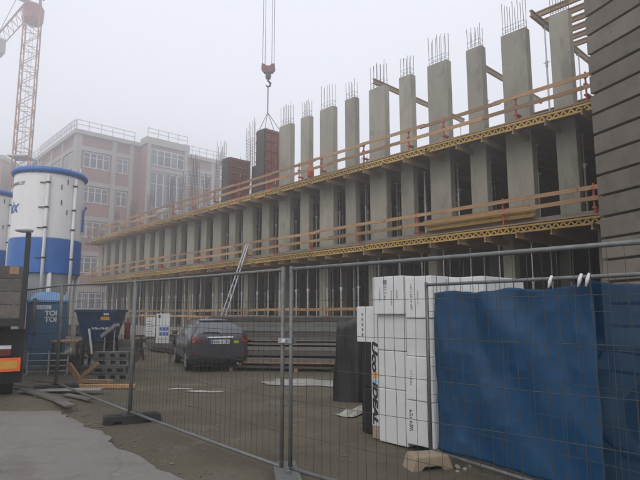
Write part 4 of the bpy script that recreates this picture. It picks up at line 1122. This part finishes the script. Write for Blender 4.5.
# tarpaulins hung on that panel
def tarp(s0, s1, z0, z1, off, label, mt, seed, name='tarpaulin'):
    nrm = Vector((-BD.y, BD.x, 0)) ; nrm = nrm if nrm.y > 0 else -nrm
    na, nb = 90, 60; vs = []; rnd = random.Random(seed); ph = rnd.uniform(0, 9)
    for j in range(nb + 1):
        v = j / nb
        for i in range(na + 1):
            u = i / na; s = s0 + (s1 - s0) * u
            top = z1 - 0.035 * abs(math.sin(u * 7.5 + ph)) - 0.015 * noise.noise((u * 14, seed, 0))
            z = z0 + 0.02 * noise.noise((u * 6, seed, 4)) + (top - z0) * v
            f = 0.020 * math.sin(u * 21 + 3 * noise.noise((u * 3, v * 2, seed)) + ph) * (0.35 + 0.65 * v) + 0.035 * noise.noise((u * 4, v * 3, seed + 2.0)) + 0.012 * noise.noise((u * 15, v * 5, seed))
            crs = 0.02 * abs(noise.noise((u * 5 + v * 3, v * 4 - u * 2, seed + 6.0))) ** 0.6
            diag = crs + 0.02 * math.sin((u * 1.5 + v * 1.2) * 9 + ph) * (1 - abs(2 * u - 1))
            p = B0 + BD * s + nrm * (off + 0.075 + f + diag); vs.append((p.x, p.y, z))
    fs = [(j*(na+1)+i, j*(na+1)+i+1, (j+1)*(na+1)+i+1, (j+1)*(na+1)+i) for j in range(nb) for i in range(na)]
    o = MB().add(vs, fs).build(name, M[mt], None, smooth=True)
    sol = o.modifiers.new('t', 'SOLIDIFY'); sol.thickness = 0.0008
    tag(o, label, 'tarpaulin')
    return o
tarp(0.03, 1.92, 0.13, 1.875, 0.0, 'opaque blue tarpaulin hung on the fence beside the foam packs', 'tarp', 2)
tarp(1.70, 3.42, 0.10, 1.895, 0.09, 'thinner see-through blue tarpaulin hung in front of the stone house', 'tarp_clear', 5)
for s in (1.58, 1.86, 1.93):
    p = B0 + BD * s; m = MB().tube([(p.x - 0.035, p.y - 0.02, 1.84), (p.x - 0.02, p.y - 0.025, 1.90), (p.x + 0.0, p.y - 0.02, 1.945), (p.x + 0.03, p.y + 0.04, 1.93), (p.x + 0.03, p.y + 0.07, 1.87)], [0.008, 0.017, 0.014, 0.015, 0.008], 7)
    o = m.build('cloth_tie', M['film'], None, smooth=True); tag(o, 'white cloth tie knotted round the rail above the blue tarpaulins', 'tie', 'cloth ties on the tarpaulin rail')

# ------------------------------------------------------------------ white foam packs
def packs():
    O = Vector((0.72, 7.08, 0)); e1 = Vector((0.66, -0.75, 0)).normalized(); e2 = Vector((0.75, 0.66, 0)).normalized()
    rot = math.atan2(e1.y, e1.x)
    def pack(x0, x1, y0, y1, z0, z1, label, mt='foam', group=None):
        w, d, h = x1 - x0, y1 - y0, z1 - z0
        c = O + e1 * x0 + e2 * y0; c.z = z0
        t = thing('foam_pack', label, 'foam pack', c, rot, group)
        # pack made of the separate boards that show as fine seams
        MB().box(0, w, 0, d, 0, h).build('block', M[mt], t, bevel=0.012, seg=2)
        return t, w, d, h
    t, w, d, h = pack(0.03, 0.50, 0.03, 1.0, 0.0, 0.66, 'smooth white foam pack at the bottom of the stack, printed along its corner', 'foam')
    bottom = t
    pack(0.03, 0.50, 0.035, 1.0, 0.665, 1.14, 'smooth white foam pack second from the ground in the stack')
    pack(0.03, 0.50, 0.03, 1.0, 1.145, 1.60, 'smooth white foam pack just below the printed film pack')
    t4, w, d, h = pack(0.0, 0.52, -0.03, 1.0, 1.605, 2.09, 'film wrapped white pack with dark print on top of the stack', 'film')
    def vtext(tx, size, x, z, parent, y=-0.002, mt='grey_ink', bold=0.002):
        me = stroke_mesh(len(tx), size, M[mt], len(tx) * 7 + int(x * 100))
        me.transform(Matrix.Translation((x, y, z)) @ Matrix.Rotation(R(90), 4, 'X') @ Matrix.Rotation(R(-90), 4, 'Z'))
        return link('print', me, parent)
    vtext('EPS 70', 0.07, 0.22, 0.28, t4); vtext('1000 x 500', 0.03, 0.13, 0.25, t4); vtext('1000 x 500', 0.03, 0.33, 0.2, t4); vtext('100 mm', 0.03, 0.42, 0.25, t4)
    MB().box(0.19, 0.25, -0.004, -0.002, 0.39, 0.44).build('print', M['grey_ink'], t4)
    t5, w, d, h = pack(0.525, 0.93, 0.0, 1.0, 1.56, 2.07, 'film wrapped pack at the top beside the tarpaulin edge', 'film')
    vtext('EPS 70F 100', 0.05, 0.10, 0.25, t5); vtext('1000 x 500', 0.03, 0.2, 0.25, t5)
    pack(0.515, 0.915, 0.02, 1.0, 1.10, 1.555, 'plain white pack below the top pack beside the tarpaulin edge')
    t6, *_ = pack(0.53, 0.93, -0.02, 1.0, 0.58, 1.095, 'film wrapped white pack in the middle beside the tarpaulin edge', 'film')
    vtext('100 mm', 0.05, 0.08, 0.25, t6)
    t7, *_ = pack(0.52, 0.93, -0.01, 1.0, 0.06, 0.575, 'printed white pack at the bottom beside the tarpaulin edge', 'film')
    vtext('EPS 70', 0.07, 0.07, 0.27, t7, mt='black_ink')
    for i, (z0, z1) in enumerate(((0.06, 0.56), (0.565, 1.06), (1.065, 1.56), (1.565, 2.05))):
        pack(0.95, 1.45, 0.3, 1.25, z0, z1, 'white pack behind the blue tarpaulin in the hidden end stack', 'film', 'packs hidden by the tarpaulin')
    t8, *_ = pack(-0.53, -0.14, 0.2, 1.1, 1.22, 1.71, 'white pack jutting out to the left behind the stack', 'film')
    for k in range(5): MB().box(0.1, 0.13, -0.003, -0.001, 0.08 + k * 0.07, 0.12 + k * 0.07).build('print', M['grey_ink'], t8)
    pack(-0.02, 0.48, 1.04, 1.95, 0.10, 0.64, 'lower white pack behind the front stack', 'film', None)
    pack(-0.02, 0.48, 1.03, 1.95, 0.645, 1.195, 'upper white pack behind the front stack under the jutting pack', 'film', None)
    # pallet under them
    for z0, z1, nm in ((0.0, 0.6, 'lower'), (0.605, 1.215, 'upper')):
        bw, *_ = pack(-0.48, -0.16, 0.24, 1.05, z0, z1, nm + ' pack in black film under the white jutting pack', 'black_film')
    pal = thing('pallet', 'worn wooden pallet under the white foam packs', 'pallet', O + Vector((0, 0, -0.01)), rot)
    for y in (1.06, 1.3, 1.55, 1.8): MB().box(0.0, 0.5, y, y + 0.1, 0.08, 0.105).build('plank', M['timber'], pal)
    for x in (0.0, 0.2, 0.42): MB().box(x, x + 0.08, 1.06, 1.9, 0.0, 0.08).build('runner', M['timber'], pal)
    # narrow printed board standing at the left corner, read from top to bottom
    st = thing('printed_board', 'narrow white board with black lettering standing against the foam packs', 'board', O + e1 * -0.125 + e2 * 0.06, rot)
    MB().box(0.0, 0.115, 0.0, 0.035, 0.16, 1.30).build('panel', M['foam'], st, bevel=0.004)
    MB().box(0.0, 0.115, 0.0, 0.1, 0.0, 0.155).build('foot_block', M['tan_concrete'], st, bevel=0.01)
    def stext(tx, size, z, bold):
        me = text_mesh(tx, size, M['black_ink'], 0.0015, 0.25, bold)
        me.transform(Matrix.Translation((0.062, -0.003, z)) @ Matrix.Rotation(R(90), 4, 'X') @ Matrix.Rotation(R(-90), 4, 'Z') @ Matrix.Diagonal((1.75, 1, 1, 1)))
        link('lettering', me, st)
    stext('Uco', 0.135, 1.06, 0.006); stext('IDEAL', 0.115, 0.46, 0.006)
    MB().box(0.02, 0.10, -0.004, -0.001, 0.77, 0.85).build('orange_mark', M['orange_ink'], st); MB().box(0.02, 0.10, -0.004, -0.001, 0.71, 0.76).build('blue_mark', M['sky_ink'], st)
packs()

# black film covered heap behind the packs and loose plastic on the ground
def draped(name, label, cat, c, rot, w, d, h, mt, seed, taper=0.12, amp=0.05, flare=0.0):
    n, k = 40, 26; vs = []
    for j in range(k + 1):
        v = j / k
        for i in range(n):
            a = 2 * math.pi * i / n; cx, sx = math.cos(a), math.sin(a)
            q = (abs(cx) ** 4 + abs(sx) ** 4) ** -0.25
            if v < 0.82: z = h * v / 0.82 * 0.97; sc_ = 1 - taper * (v / 0.82) + flare * (1 - v) ** 3
            else: z = h * (0.97 + 0.03 * (v - 0.82) / 0.18); sc_ = (1 - taper) * (1 - ((v - 0.82) / 0.18) ** 1.5 * 0.98)
            fold = 1 + amp * noise.noise((cx * 2.2, sx * 2.2, v * 1.4 + seed)) * 2 + amp * 0.6 * noise.noise((cx * 6, sx * 6, v * 2 + seed))
            fold += 0.035 * abs(math.sin(a * 4.5 + 2.5 * noise.noise((cx * 1.5, sx * 1.5, v * 2.5 + seed)))) * (1.2 - v) - 0.08 * max(0.0, v - 0.55) * (1 + math.sin(a * 2 + seed))
            x, y = cx * q * w / 2 * sc_ * fold, sx * q * d / 2 * sc_ * fold
            vs.append((x, y, z + 0.16 * noise.noise((x * 3, y * 3, seed)) * v))
    fs = [(j*n+i, j*n+(i+1) % n, (j+1)*n+(i+1) % n, (j+1)*n+i) for j in range(k) for i in range(n)]
    fs.append(tuple(k*n+i for i in range(n)))
    o = MB().add(vs, fs).build(name, M[mt], None, smooth=True, loc=c, rotz=rot)
    return tag(o, label, cat)
c = at_z(353, 402); draped('covered_heap', 'tall heap wrapped in black plastic film behind the white packs', 'covered heap', (c.x + 0.02, c.y + 0.35, -0.04), R(-20), 0.62, 0.62, 1.52, 'black_film', 3, 0.12, 0.15)
def crumple(name, label, px, py, w, d, h, mt, seed, rot=0.0, cat='plastic sheet'):
    c = at_z(px, py); n = 40; vs = []
    for j in range(n + 1):
        for i in range(n + 1):
            u, v = i / n * 2 - 1, j / n * 2 - 1
            rr = 1 + 0.35 * noise.noise((math.atan2(v, u) * 1.2, seed, 0))
            x, y = u * w / 2 * rr, v * d / 2 * rr
            e = max(0.0, 1 - max(abs(u), abs(v)) ** 2)
            z = h * (0.15 + 0.85 * e) * max(0.0, 0.5 + 0.9 * noise.noise((u * 1.5, v * 1.5, seed))) + h * 0.12 * noise.noise((u * 7, v * 7, seed)) * e
            X, Y = c.x + x * math.cos(rot) - y * math.sin(rot), c.y + x * math.sin(rot) + y * math.cos(rot)
            vs.append((x, y, gz(X, Y) + 0.012 + max(0.0, z)))
    fs = [(j*(n+1)+i, j*(n+1)+i+1, (j+1)*(n+1)+i+1, (j+1)*(n+1)+i) for j in range(n) for i in range(n)]
    o = MB().add(vs, fs).build(name, M[mt], None, smooth=True, loc=(c.x, c.y, 0), rotz=rot)
    tag(o, label, cat)
crumple('plastic_sheet', 'crumpled white plastic film at the foot of the foam packs', 356, 412, 0.34, 0.8, 0.13, 'plastic_sheet', 4, R(-35))
crumple('plastic_sheet', 'pale plastic sheet lying flat on the dirt beside the timber stack', 312, 382, 2.0, 1.1, 0.09, 'plastic_sheet', 7, R(-10))
crumple('plastic_sheet', 'pale scrap lying on the dirt near the rear of the car', 206, 391, 0.8, 0.16, 0.03, 'plastic_sheet', 9, R(-5))
crumple('plastic_sheet', 'small pale scrap on open dirt between car and fence foot', 180, 389, 0.5, 0.12, 0.03, 'plastic_sheet', 12, R(5))

# ------------------------------------------------------------------ stacks of boards and panels in front of the ground floor
def stack(label, c, rot, L, rows, seed, mats=('old_wood', 'timber', 'old_wood', 'dark_panel', 'grey_plastic'), wid=0.95):
    rnd = random.Random(seed)
    t = thing('board_stack', label, 'board stack', (c[0], c[1], gz(c[0], c[1]) - 0.03), rot)
    z = 0.0
    for x in (-L*0.35, 0, L*0.35): MB().box(x - 0.05, x + 0.05, -wid/2, wid/2, 0, 0.11).build('bearer', M['timber'], t)
    z = 0.111
    for r_ in range(rows):
        th = rnd.choice((0.045, 0.06, 0.10, 0.14)); mt = rnd.choice(mats); n = rnd.choice((2, 3, 4)); w = wid / n
        for k in range(n):
            ll = L * rnd.uniform(0.82, 1.0); x = rnd.uniform(-0.15, 0.15)
            y0 = -wid/2 + k * w + rnd.uniform(-0.02, 0.02)
            MB().box(x - ll/2, x + ll/2, y0, y0 + w - 0.02, z, z + th).build('board', M[mt], t)
        z += th + 0.004
        if rnd.random() < 0.3:
            for x in (-L*0.3, L*0.3): MB().box(x - 0.04, x + 0.04, -wid/2, wid/2, z, z + 0.06).build('bearer', M['timber'], t)
            z += 0.064
    return z
c = at_z(305, 373.5); stack('long stack of weathered boards and panels beside the car and the black heap', (c.x - 0.2, c.y + 1.0), R(-9), 5.4, 13, 21)
stack('weathered board stack further off behind the parked car', (-6.0, 22.5), FROT, 4.2, 8, 31)
stack('low board stack between the blue skip and the sign boards', (-8.2, 20.0), R(-20), 3.6, 7, 33)
stack('board stack at the foot of the columns behind the skip', (-11.6, 25.0), FROT, 4.0, 9, 35)
stack('weathered board stack between the black heap and the stone house', (3.4, 13.2), FROT, 4.2, 8, 37)

# boards and mud at the left, in front of the fence
def loose(px, py, L, w, th, rot, mt, label, tilt=0.0, dz=0.0, group=None):
    c = at_z(px, py, 0.1)
    o = MB().box(-L/2, L/2, -w/2, w/2, 0, th).build('plank', M[mt], None, loc=(c.x, c.y, gz(c.x, c.y) + dz), rotz=rot, bevel=0.004)
    o.rotation_euler = (0, tilt, rot); tag(o, label, 'plank', group)
loose(44, 398, 1.9, 0.2, 0.035, R(-42), 'old_wood', 'weathered plank lying along the pavement edge by the lorry tail', 0.02, 0.02)
loose(58, 402, 1.5, 0.16, 0.03, R(-50), 'old_wood', 'short weathered plank sloping from the mud to the fence', 0.0, 0.03)
loose(33, 386, 1.6, 0.22, 0.03, R(-30), 'old_wood', 'broad weathered plank on the mud heap behind the lorry tail', 0.03, 0.04)
loose(62, 391, 1.5, 0.3, 0.02, R(8), 'plastic_sheet', 'pale grey board lying flat on the mud under the fence', 0.0, 0.05)
loose(78, 398, 0.9, 0.14, 0.03, R(-38), 'old_wood', 'small weathered plank at the foot of the fence rail', 0.0, 0.03)
loose(104, 384, 1.35, 0.12, 0.08, R(4), 'board', 'orange brown beam lying on the ground before the fence blocks', 0.0, 0.01)
loose(97, 380, 0.8, 0.1, 0.08, R(-10), 'board', 'short orange brown beam behind the long one by the fence blocks', 0.0, 0.03)
def crossed():
    c = at_z(80, 384, 0.0)
    t = thing('trestle', 'crossed orange brown timbers leaning beside the fence blocks', 'trestle', (c.x, c.y, gz(c.x, c.y)), R(0))
    MB().bar((-0.30, 0, 0.46), (0.04, 0.0, 0.02), 0.09, 0.11).build('beam', M['board'], t, bevel=0.006)
    MB().bar((-0.10, 0.13, 0.10), (0.33, 0.16, 0.46), 0.08, 0.09).build('beam', M['board'], t, bevel=0.006)
    MB().bar((-0.02, -0.12, 0.04), (0.16, 0.05, 0.05), 0.1, 0.08).build('beam', M['board'], t, bevel=0.006)
crossed()
# stack of spare fence feet
def feet_stack():
    c = at_z(106, 381); rnd = random.Random(2); k = 0
    for j in range(4):
        z = gz(c.x, c.y + 0.3) - 0.02 + j * 0.175
        t = thing('fence_block', 'spare grey fence block in the stack under the blue skip', 'fence block', (c.x + rnd.uniform(-0.04, 0.04) - 0.02, c.y + 0.35 + rnd.uniform(-0.02, 0.02), z), R(3), 'stack of spare fence blocks')
        b = MB().box(-0.42, 0.42, -0.12, 0.12, 0, 0.035).box(-0.42, 0.42, -0.12, 0.12, 0.125, 0.17)
        for x0, x1 in ((-0.42, -0.32), (-0.14, -0.02), (0.1, 0.2), (0.36, 0.42)): b.box(x0, x1, -0.119, 0.119, 0.034, 0.126)
        b.build('block', M['grey_plastic'], t); MB().box(-0.40, 0.40, -0.06, 0.1, 0.036, 0.124).build('core', M['black_plastic'], t)
feet_stack()
# blue skip on a dark stand
def skip():
    c = at_z(101, 376); Y = c.y + 0.9; c = at_Y(101, 330, Y)
    t = thing('concrete_skip', 'dark blue steel skip on a stand above the grey fence blocks', 'skip', (c.x, c.y, -0.02), R(4))
    z0, z1 = 0.86, 1.72; w0, w1 = 0.34, 0.54; d0, d1 = 0.34, 0.5
    o = 0.035
    m = MB(); m.add([(-w0, -d0, z0), (w0, -d0, z0), (w0, d0, z0), (-w0, d0, z0), (-w1, -d1, z1), (w1, -d1, z1), (w1, d1, z1), (-w1, d1, z1),
                     (-w1 + o, -d1 + o, z1), (w1 - o, -d1 + o, z1), (w1 - o, d1 - o, z1), (-w1 + o, d1 - o, z1), (-w0 + o, -d0 + o, z0 + o), (w0 - o, -d0 + o, z0 + o), (w0 - o, d0 - o, z0 + o), (-w0 + o, d0 - o, z0 + o)],
                    [(0,3,2,1),(0,1,5,4),(1,2,6,5),(2,3,7,6),(3,0,4,7),(4,5,9,8),(5,6,10,9),(6,7,11,10),(7,4,8,11),(8,9,13,12),(9,10,14,13),(10,11,15,14),(11,8,12,15),(12,13,14,15)])
    m.build('hopper', M['skip_blue'], t)
    MB().box(-w1-0.02, w1+0.02, -d1-0.02, -d1+0.03, z1-0.06, z1+0.01).box(-w1-0.02, w1+0.02, d1-0.03, d1+0.02, z1-0.06, z1+0.01).box(-w1-0.02, -w1+0.03, -d1+0.031, d1-0.031, z1-0.06, z1+0.01).box(w1-0.03, w1+0.02, -d1+0.031, d1-0.031, z1-0.06, z1+0.01).build('rim', M['skip_blue'], t)
    # marks on the sloping front
    def fp(x, z):
        f = (z - z0) / (z1 - z0); return Vector((x, -(d0 + (d1 - d0) * f) - 0.006, z))
    def mark(nm, x0, x1, za, zb, mt): MB().add([fp(x0, za), fp(x1, za), fp(x1, zb), fp(x0, zb)] + [fp(x0, za) + Vector((0, .004, 0)), fp(x1, za) + Vector((0, .004, 0)), fp(x1, zb) + Vector((0, .004, 0)), fp(x0, zb) + Vector((0, .004, 0))], [(0,1,2,3),(7,6,5,4),(0,4,5,1),(1,5,6,2),(2,6,7,3),(3,7,4,0)]).build(nm, mt, t)
    mark('yellow_label', 0.12, 0.36, 1.45, 1.54, M['yellow_reflector']); mark('white_label', 0.2, 0.34, 1.58, 1.64, M['white_paint'])
    me = stroke_mesh(7, 0.12, M['white_paint'], 5); me.transform(Matrix.Translation(fp(0.16, 1.24)) @ Matrix.Rotation(R(80), 4, 'X')); link('lettering', me, t)
    for x in (-0.42, 0.42):
        for y in (-0.38, 0.38):
            MB().bar((x, y, 0.0), (x * 0.8, y * 0.85, z0 + 0.15), 0.06, 0.06).build('leg', M['dark_steel'], t)
    MB().bar((-0.05, -0.46, 0.55), (-0.16, -0.47, 1.22), 0.035, 0.05).build('lever', M['white_paint'], t)
    MB().box(-0.5, 0.5, -0.4, 0.4, 0.12, 0.2).build('stand', M['dark_steel'], t)
    MB().bar((-0.42, -0.4, 0.75), (0.42, -0.4, 0.2), 0.05, 0.05).build('brace', M['dark_steel'], t)
    MB().box(-0.26, 0.26, -0.3, 0.3, 0.5, 0.86).build('gate', M['dark_steel'], t, bevel=0.03)
    # bench left of it
    t2 = thing('work_table', 'small dark table with brown top left of the blue skip', 'table', (c.x - 0.92, c.y + 0.1, -0.02), R(6))
    MB().box(-0.36, 0.36, -0.3, 0.3, 0.84, 0.89).build('table_top', M['board'], t2, bevel=0.006)
    for x in (-0.32, 0.32):
        for y in (-0.26, 0.26): MB().box(x-0.03, x+0.03, y-0.03, y+0.03, 0, 0.84).build('leg', M['dark_steel'], t2)
    MB().box(-0.28, 0.28, -0.22, 0.22, 0.1, 0.5).build('crate', M['black_plastic'], t2, bevel=0.02)
    # red can and grey sacks right of it
    rc = thing('gas_bottle', 'thin red gas bottle standing right of the blue skip', 'gas bottle', (c.x + 0.72, c.y + 0.05, 0.9 - 0.0), 0)
    MB().lathe([(0.05, 0), (0.075, 0.03), (0.075, 0.4), (0.05, 0.48), (0.025, 0.5), (0.025, 0.56)], 14).build('body', M['red_can'], rc, smooth=True)
    MB().box(-0.03, 0.03, -0.03, 0.03, 0.555, 0.6).build('valve', M['galv'], rc)
    bx = thing('wooden_box', 'grey wooden box carrying a red bottle right of the skip', 'box', (c.x + 0.74, c.y + 0.05, -0.02), R(8))
    for i in range(5): MB().box(-0.2, 0.2, -0.2, 0.2, 0.0 + i * 0.184, 0.176 + i * 0.184).build('slat', M['old_wood'], bx, bevel=0.006)
    ch = thing('chute', 'pale grey tilted metal chute at the right corner of the blue skip', 'chute', (c.x + 0.42, c.y - 0.5, 0.98), R(4))
    MB().bar((-0.16, 0, -0.02), (0.22, 0, 0.3), 0.26, 0.02).bar((-0.16, -0.13, 0.02), (0.22, -0.13, 0.34), 0.015, 0.09).bar((-0.16, 0.13, 0.02), (0.22, 0.13, 0.34), 0.015, 0.09).build('trough', M['galv'], ch)
    MB().tube([(-0.1, 0, 0.0), (-0.1, 0, -0.98)], 0.02, 8).tube([(0.15, 0, 0.2), (0.15, 0, -0.98)], 0.02, 8).build('legs', M['galv'], ch)
skip()

# sign boards hung on a small trestle
def signs():
    Y = 18.5; c = at_Y(157, 330, Y)
    t = thing('trestle_rail', 'dark steel trestle carrying two white notice boards left of the car', 'trestle', (c.x, Y, -0.02), R(-4))
    MB().bar((-0.8, 0, 0.86), (0.8, 0, 0.86), 0.06, 0.06).build('rail', M['dark_steel'], t)
    for x in (-0.55, 0.6):
        for y in (-0.3, 0.3): MB().bar((x, y, 0), (x, 0, 0.86), 0.04, 0.04).build('leg', M['dark_steel'], t)
    def board(x0, x1, z0, z1, label, kind):
        s = thing('notice_board', label, 'sign', (c.x, Y - 0.06, -0.02), R(-4))
        MB().box(x0, x1, 0, 0.012, z0, z1).build('panel', M['white_paint'], s, bevel=0.003)
        if kind:
            for i in range(3):
                for j in range(2):
                    x = x0 + 0.12 + i * 0.115; z = z0 + 0.25 + j * 0.17
                    MB().box(x, x + 0.08, -0.003, -0.0005, z, z + 0.12).build('pictogram', M['blue_ink'], s)
            MB().box(x0 + 0.06, x0 + 0.14, -0.003, -0.0005, z1 - 0.15, z1 - 0.05).build('pictogram', M['black_ink'], s)
            for i in range(3): MB().box(x0 + 0.05, x1 - 0.05, -0.003, -0.0005, z0 + 0.06 + i * 0.05, z0 + 0.075 + i * 0.05).build('text_line', M['grey_ink'], s)
        else:
            for i in range(6): MB().box(x0 + 0.05, x1 - 0.06 - 0.04 * (i % 3), -0.003, -0.0005, z0 + 0.08 + i * 0.085, z0 + 0.1 + i * 0.085).build('text_line', M['grey_ink'], s)
        for x in (x0 + 0.06, x1 - 0.06): MB().box(x - 0.01, x + 0.01, 0.012, 0.05, 0.84, 0.87).build('hanger', M['galv'], s)
    board(-0.40, -0.05, 0.84, 1.50, 'plain white notice board with faint lines left of the car', False)
    board(-0.01, 0.46, 0.62, 1.62, 'white notice board with dark blue pictograms beside the car', True)
signs()

# things glimpsed through the thin tarpaulin
def behind_tarp():
    t = thing('hose_reel', 'dark hose reel showing through the thin blue tarpaulin', 'hose reel', (4.0, 6.3, 0.0), R(-40))
    m = MB().lathe([(0.12, -0.2), (0.42, -0.2), (0.42, -0.17), (0.2, -0.16), (0.2, 0.16), (0.42, 0.17), (0.42, 0.2), (0.12, 0.2)], 24); m.v = [(a, c, b + 0.45) for a, b, c in m.v]; m.build('drum', M['dark_steel'], t)
    for y in (-0.26, 0.26): MB().bar((-0.35, y, 0.0), (0, y, 0.46), 0.04, 0.04).bar((0.35, y, 0.0), (0, y, 0.46), 0.04, 0.04).build('stand', M['galv'], t)
    MB().tube([(0.2, 0, 0.75), (-0.2, -0.1, 1.15), (-0.6, -0.15, 1.2), (-0.85, -0.2, 0.8), (-0.8, -0.25, 0.3), (-0.4, -0.4, 0.04), (0.5, -0.6, 0.03)], 0.035, 8).build('hose', M['hose'], t, smooth=True)
    b = thing('water_barrel', 'dark barrel standing against the stone wall behind the tarpaulin', 'barrel', (4.95, 7.6, -0.02), 0)
    MB().lathe([(0.28, 0), (0.29, 0.03), (0.29, 0.3), (0.30, 0.31), (0.29, 0.33), (0.29, 0.6), (0.30, 0.61), (0.29, 0.63), (0.29, 0.86), (0.27, 0.88)], 24).build('body', M['dark_steel'], b)
    MB().lathe([(0.03, 0.88), (0.03, 0.9)], 8, (0.12, 0.1)).build('cap', M['galv'], b)
behind_tarp()

# ------------------------------------------------------------------ haze
hz = MB().box(-178, 178, -178, 178, -2.0, 47.5).build('haze', None)
hm = bpy.data.materials.new('haze'); hm.use_nodes = True
nt = hm.node_tree; nt.nodes.clear()
ho = nt.nodes.new('ShaderNodeOutputMaterial'); pv = nt.nodes.new('ShaderNodeVolumePrincipled')
pv.inputs['Color'].default_value = (0.985, 0.985, 0.99, 1); pv.inputs['Density'].default_value = 0.008; pv.inputs['Anisotropy'].default_value = 0.8
nt.links.new(pv.outputs[0], ho.inputs['Volume'])
hz.data.materials.append(hm); tag(hz, kind='stuff'); tag(hz, 'pale autumn mist hanging over the whole site', 'haze')
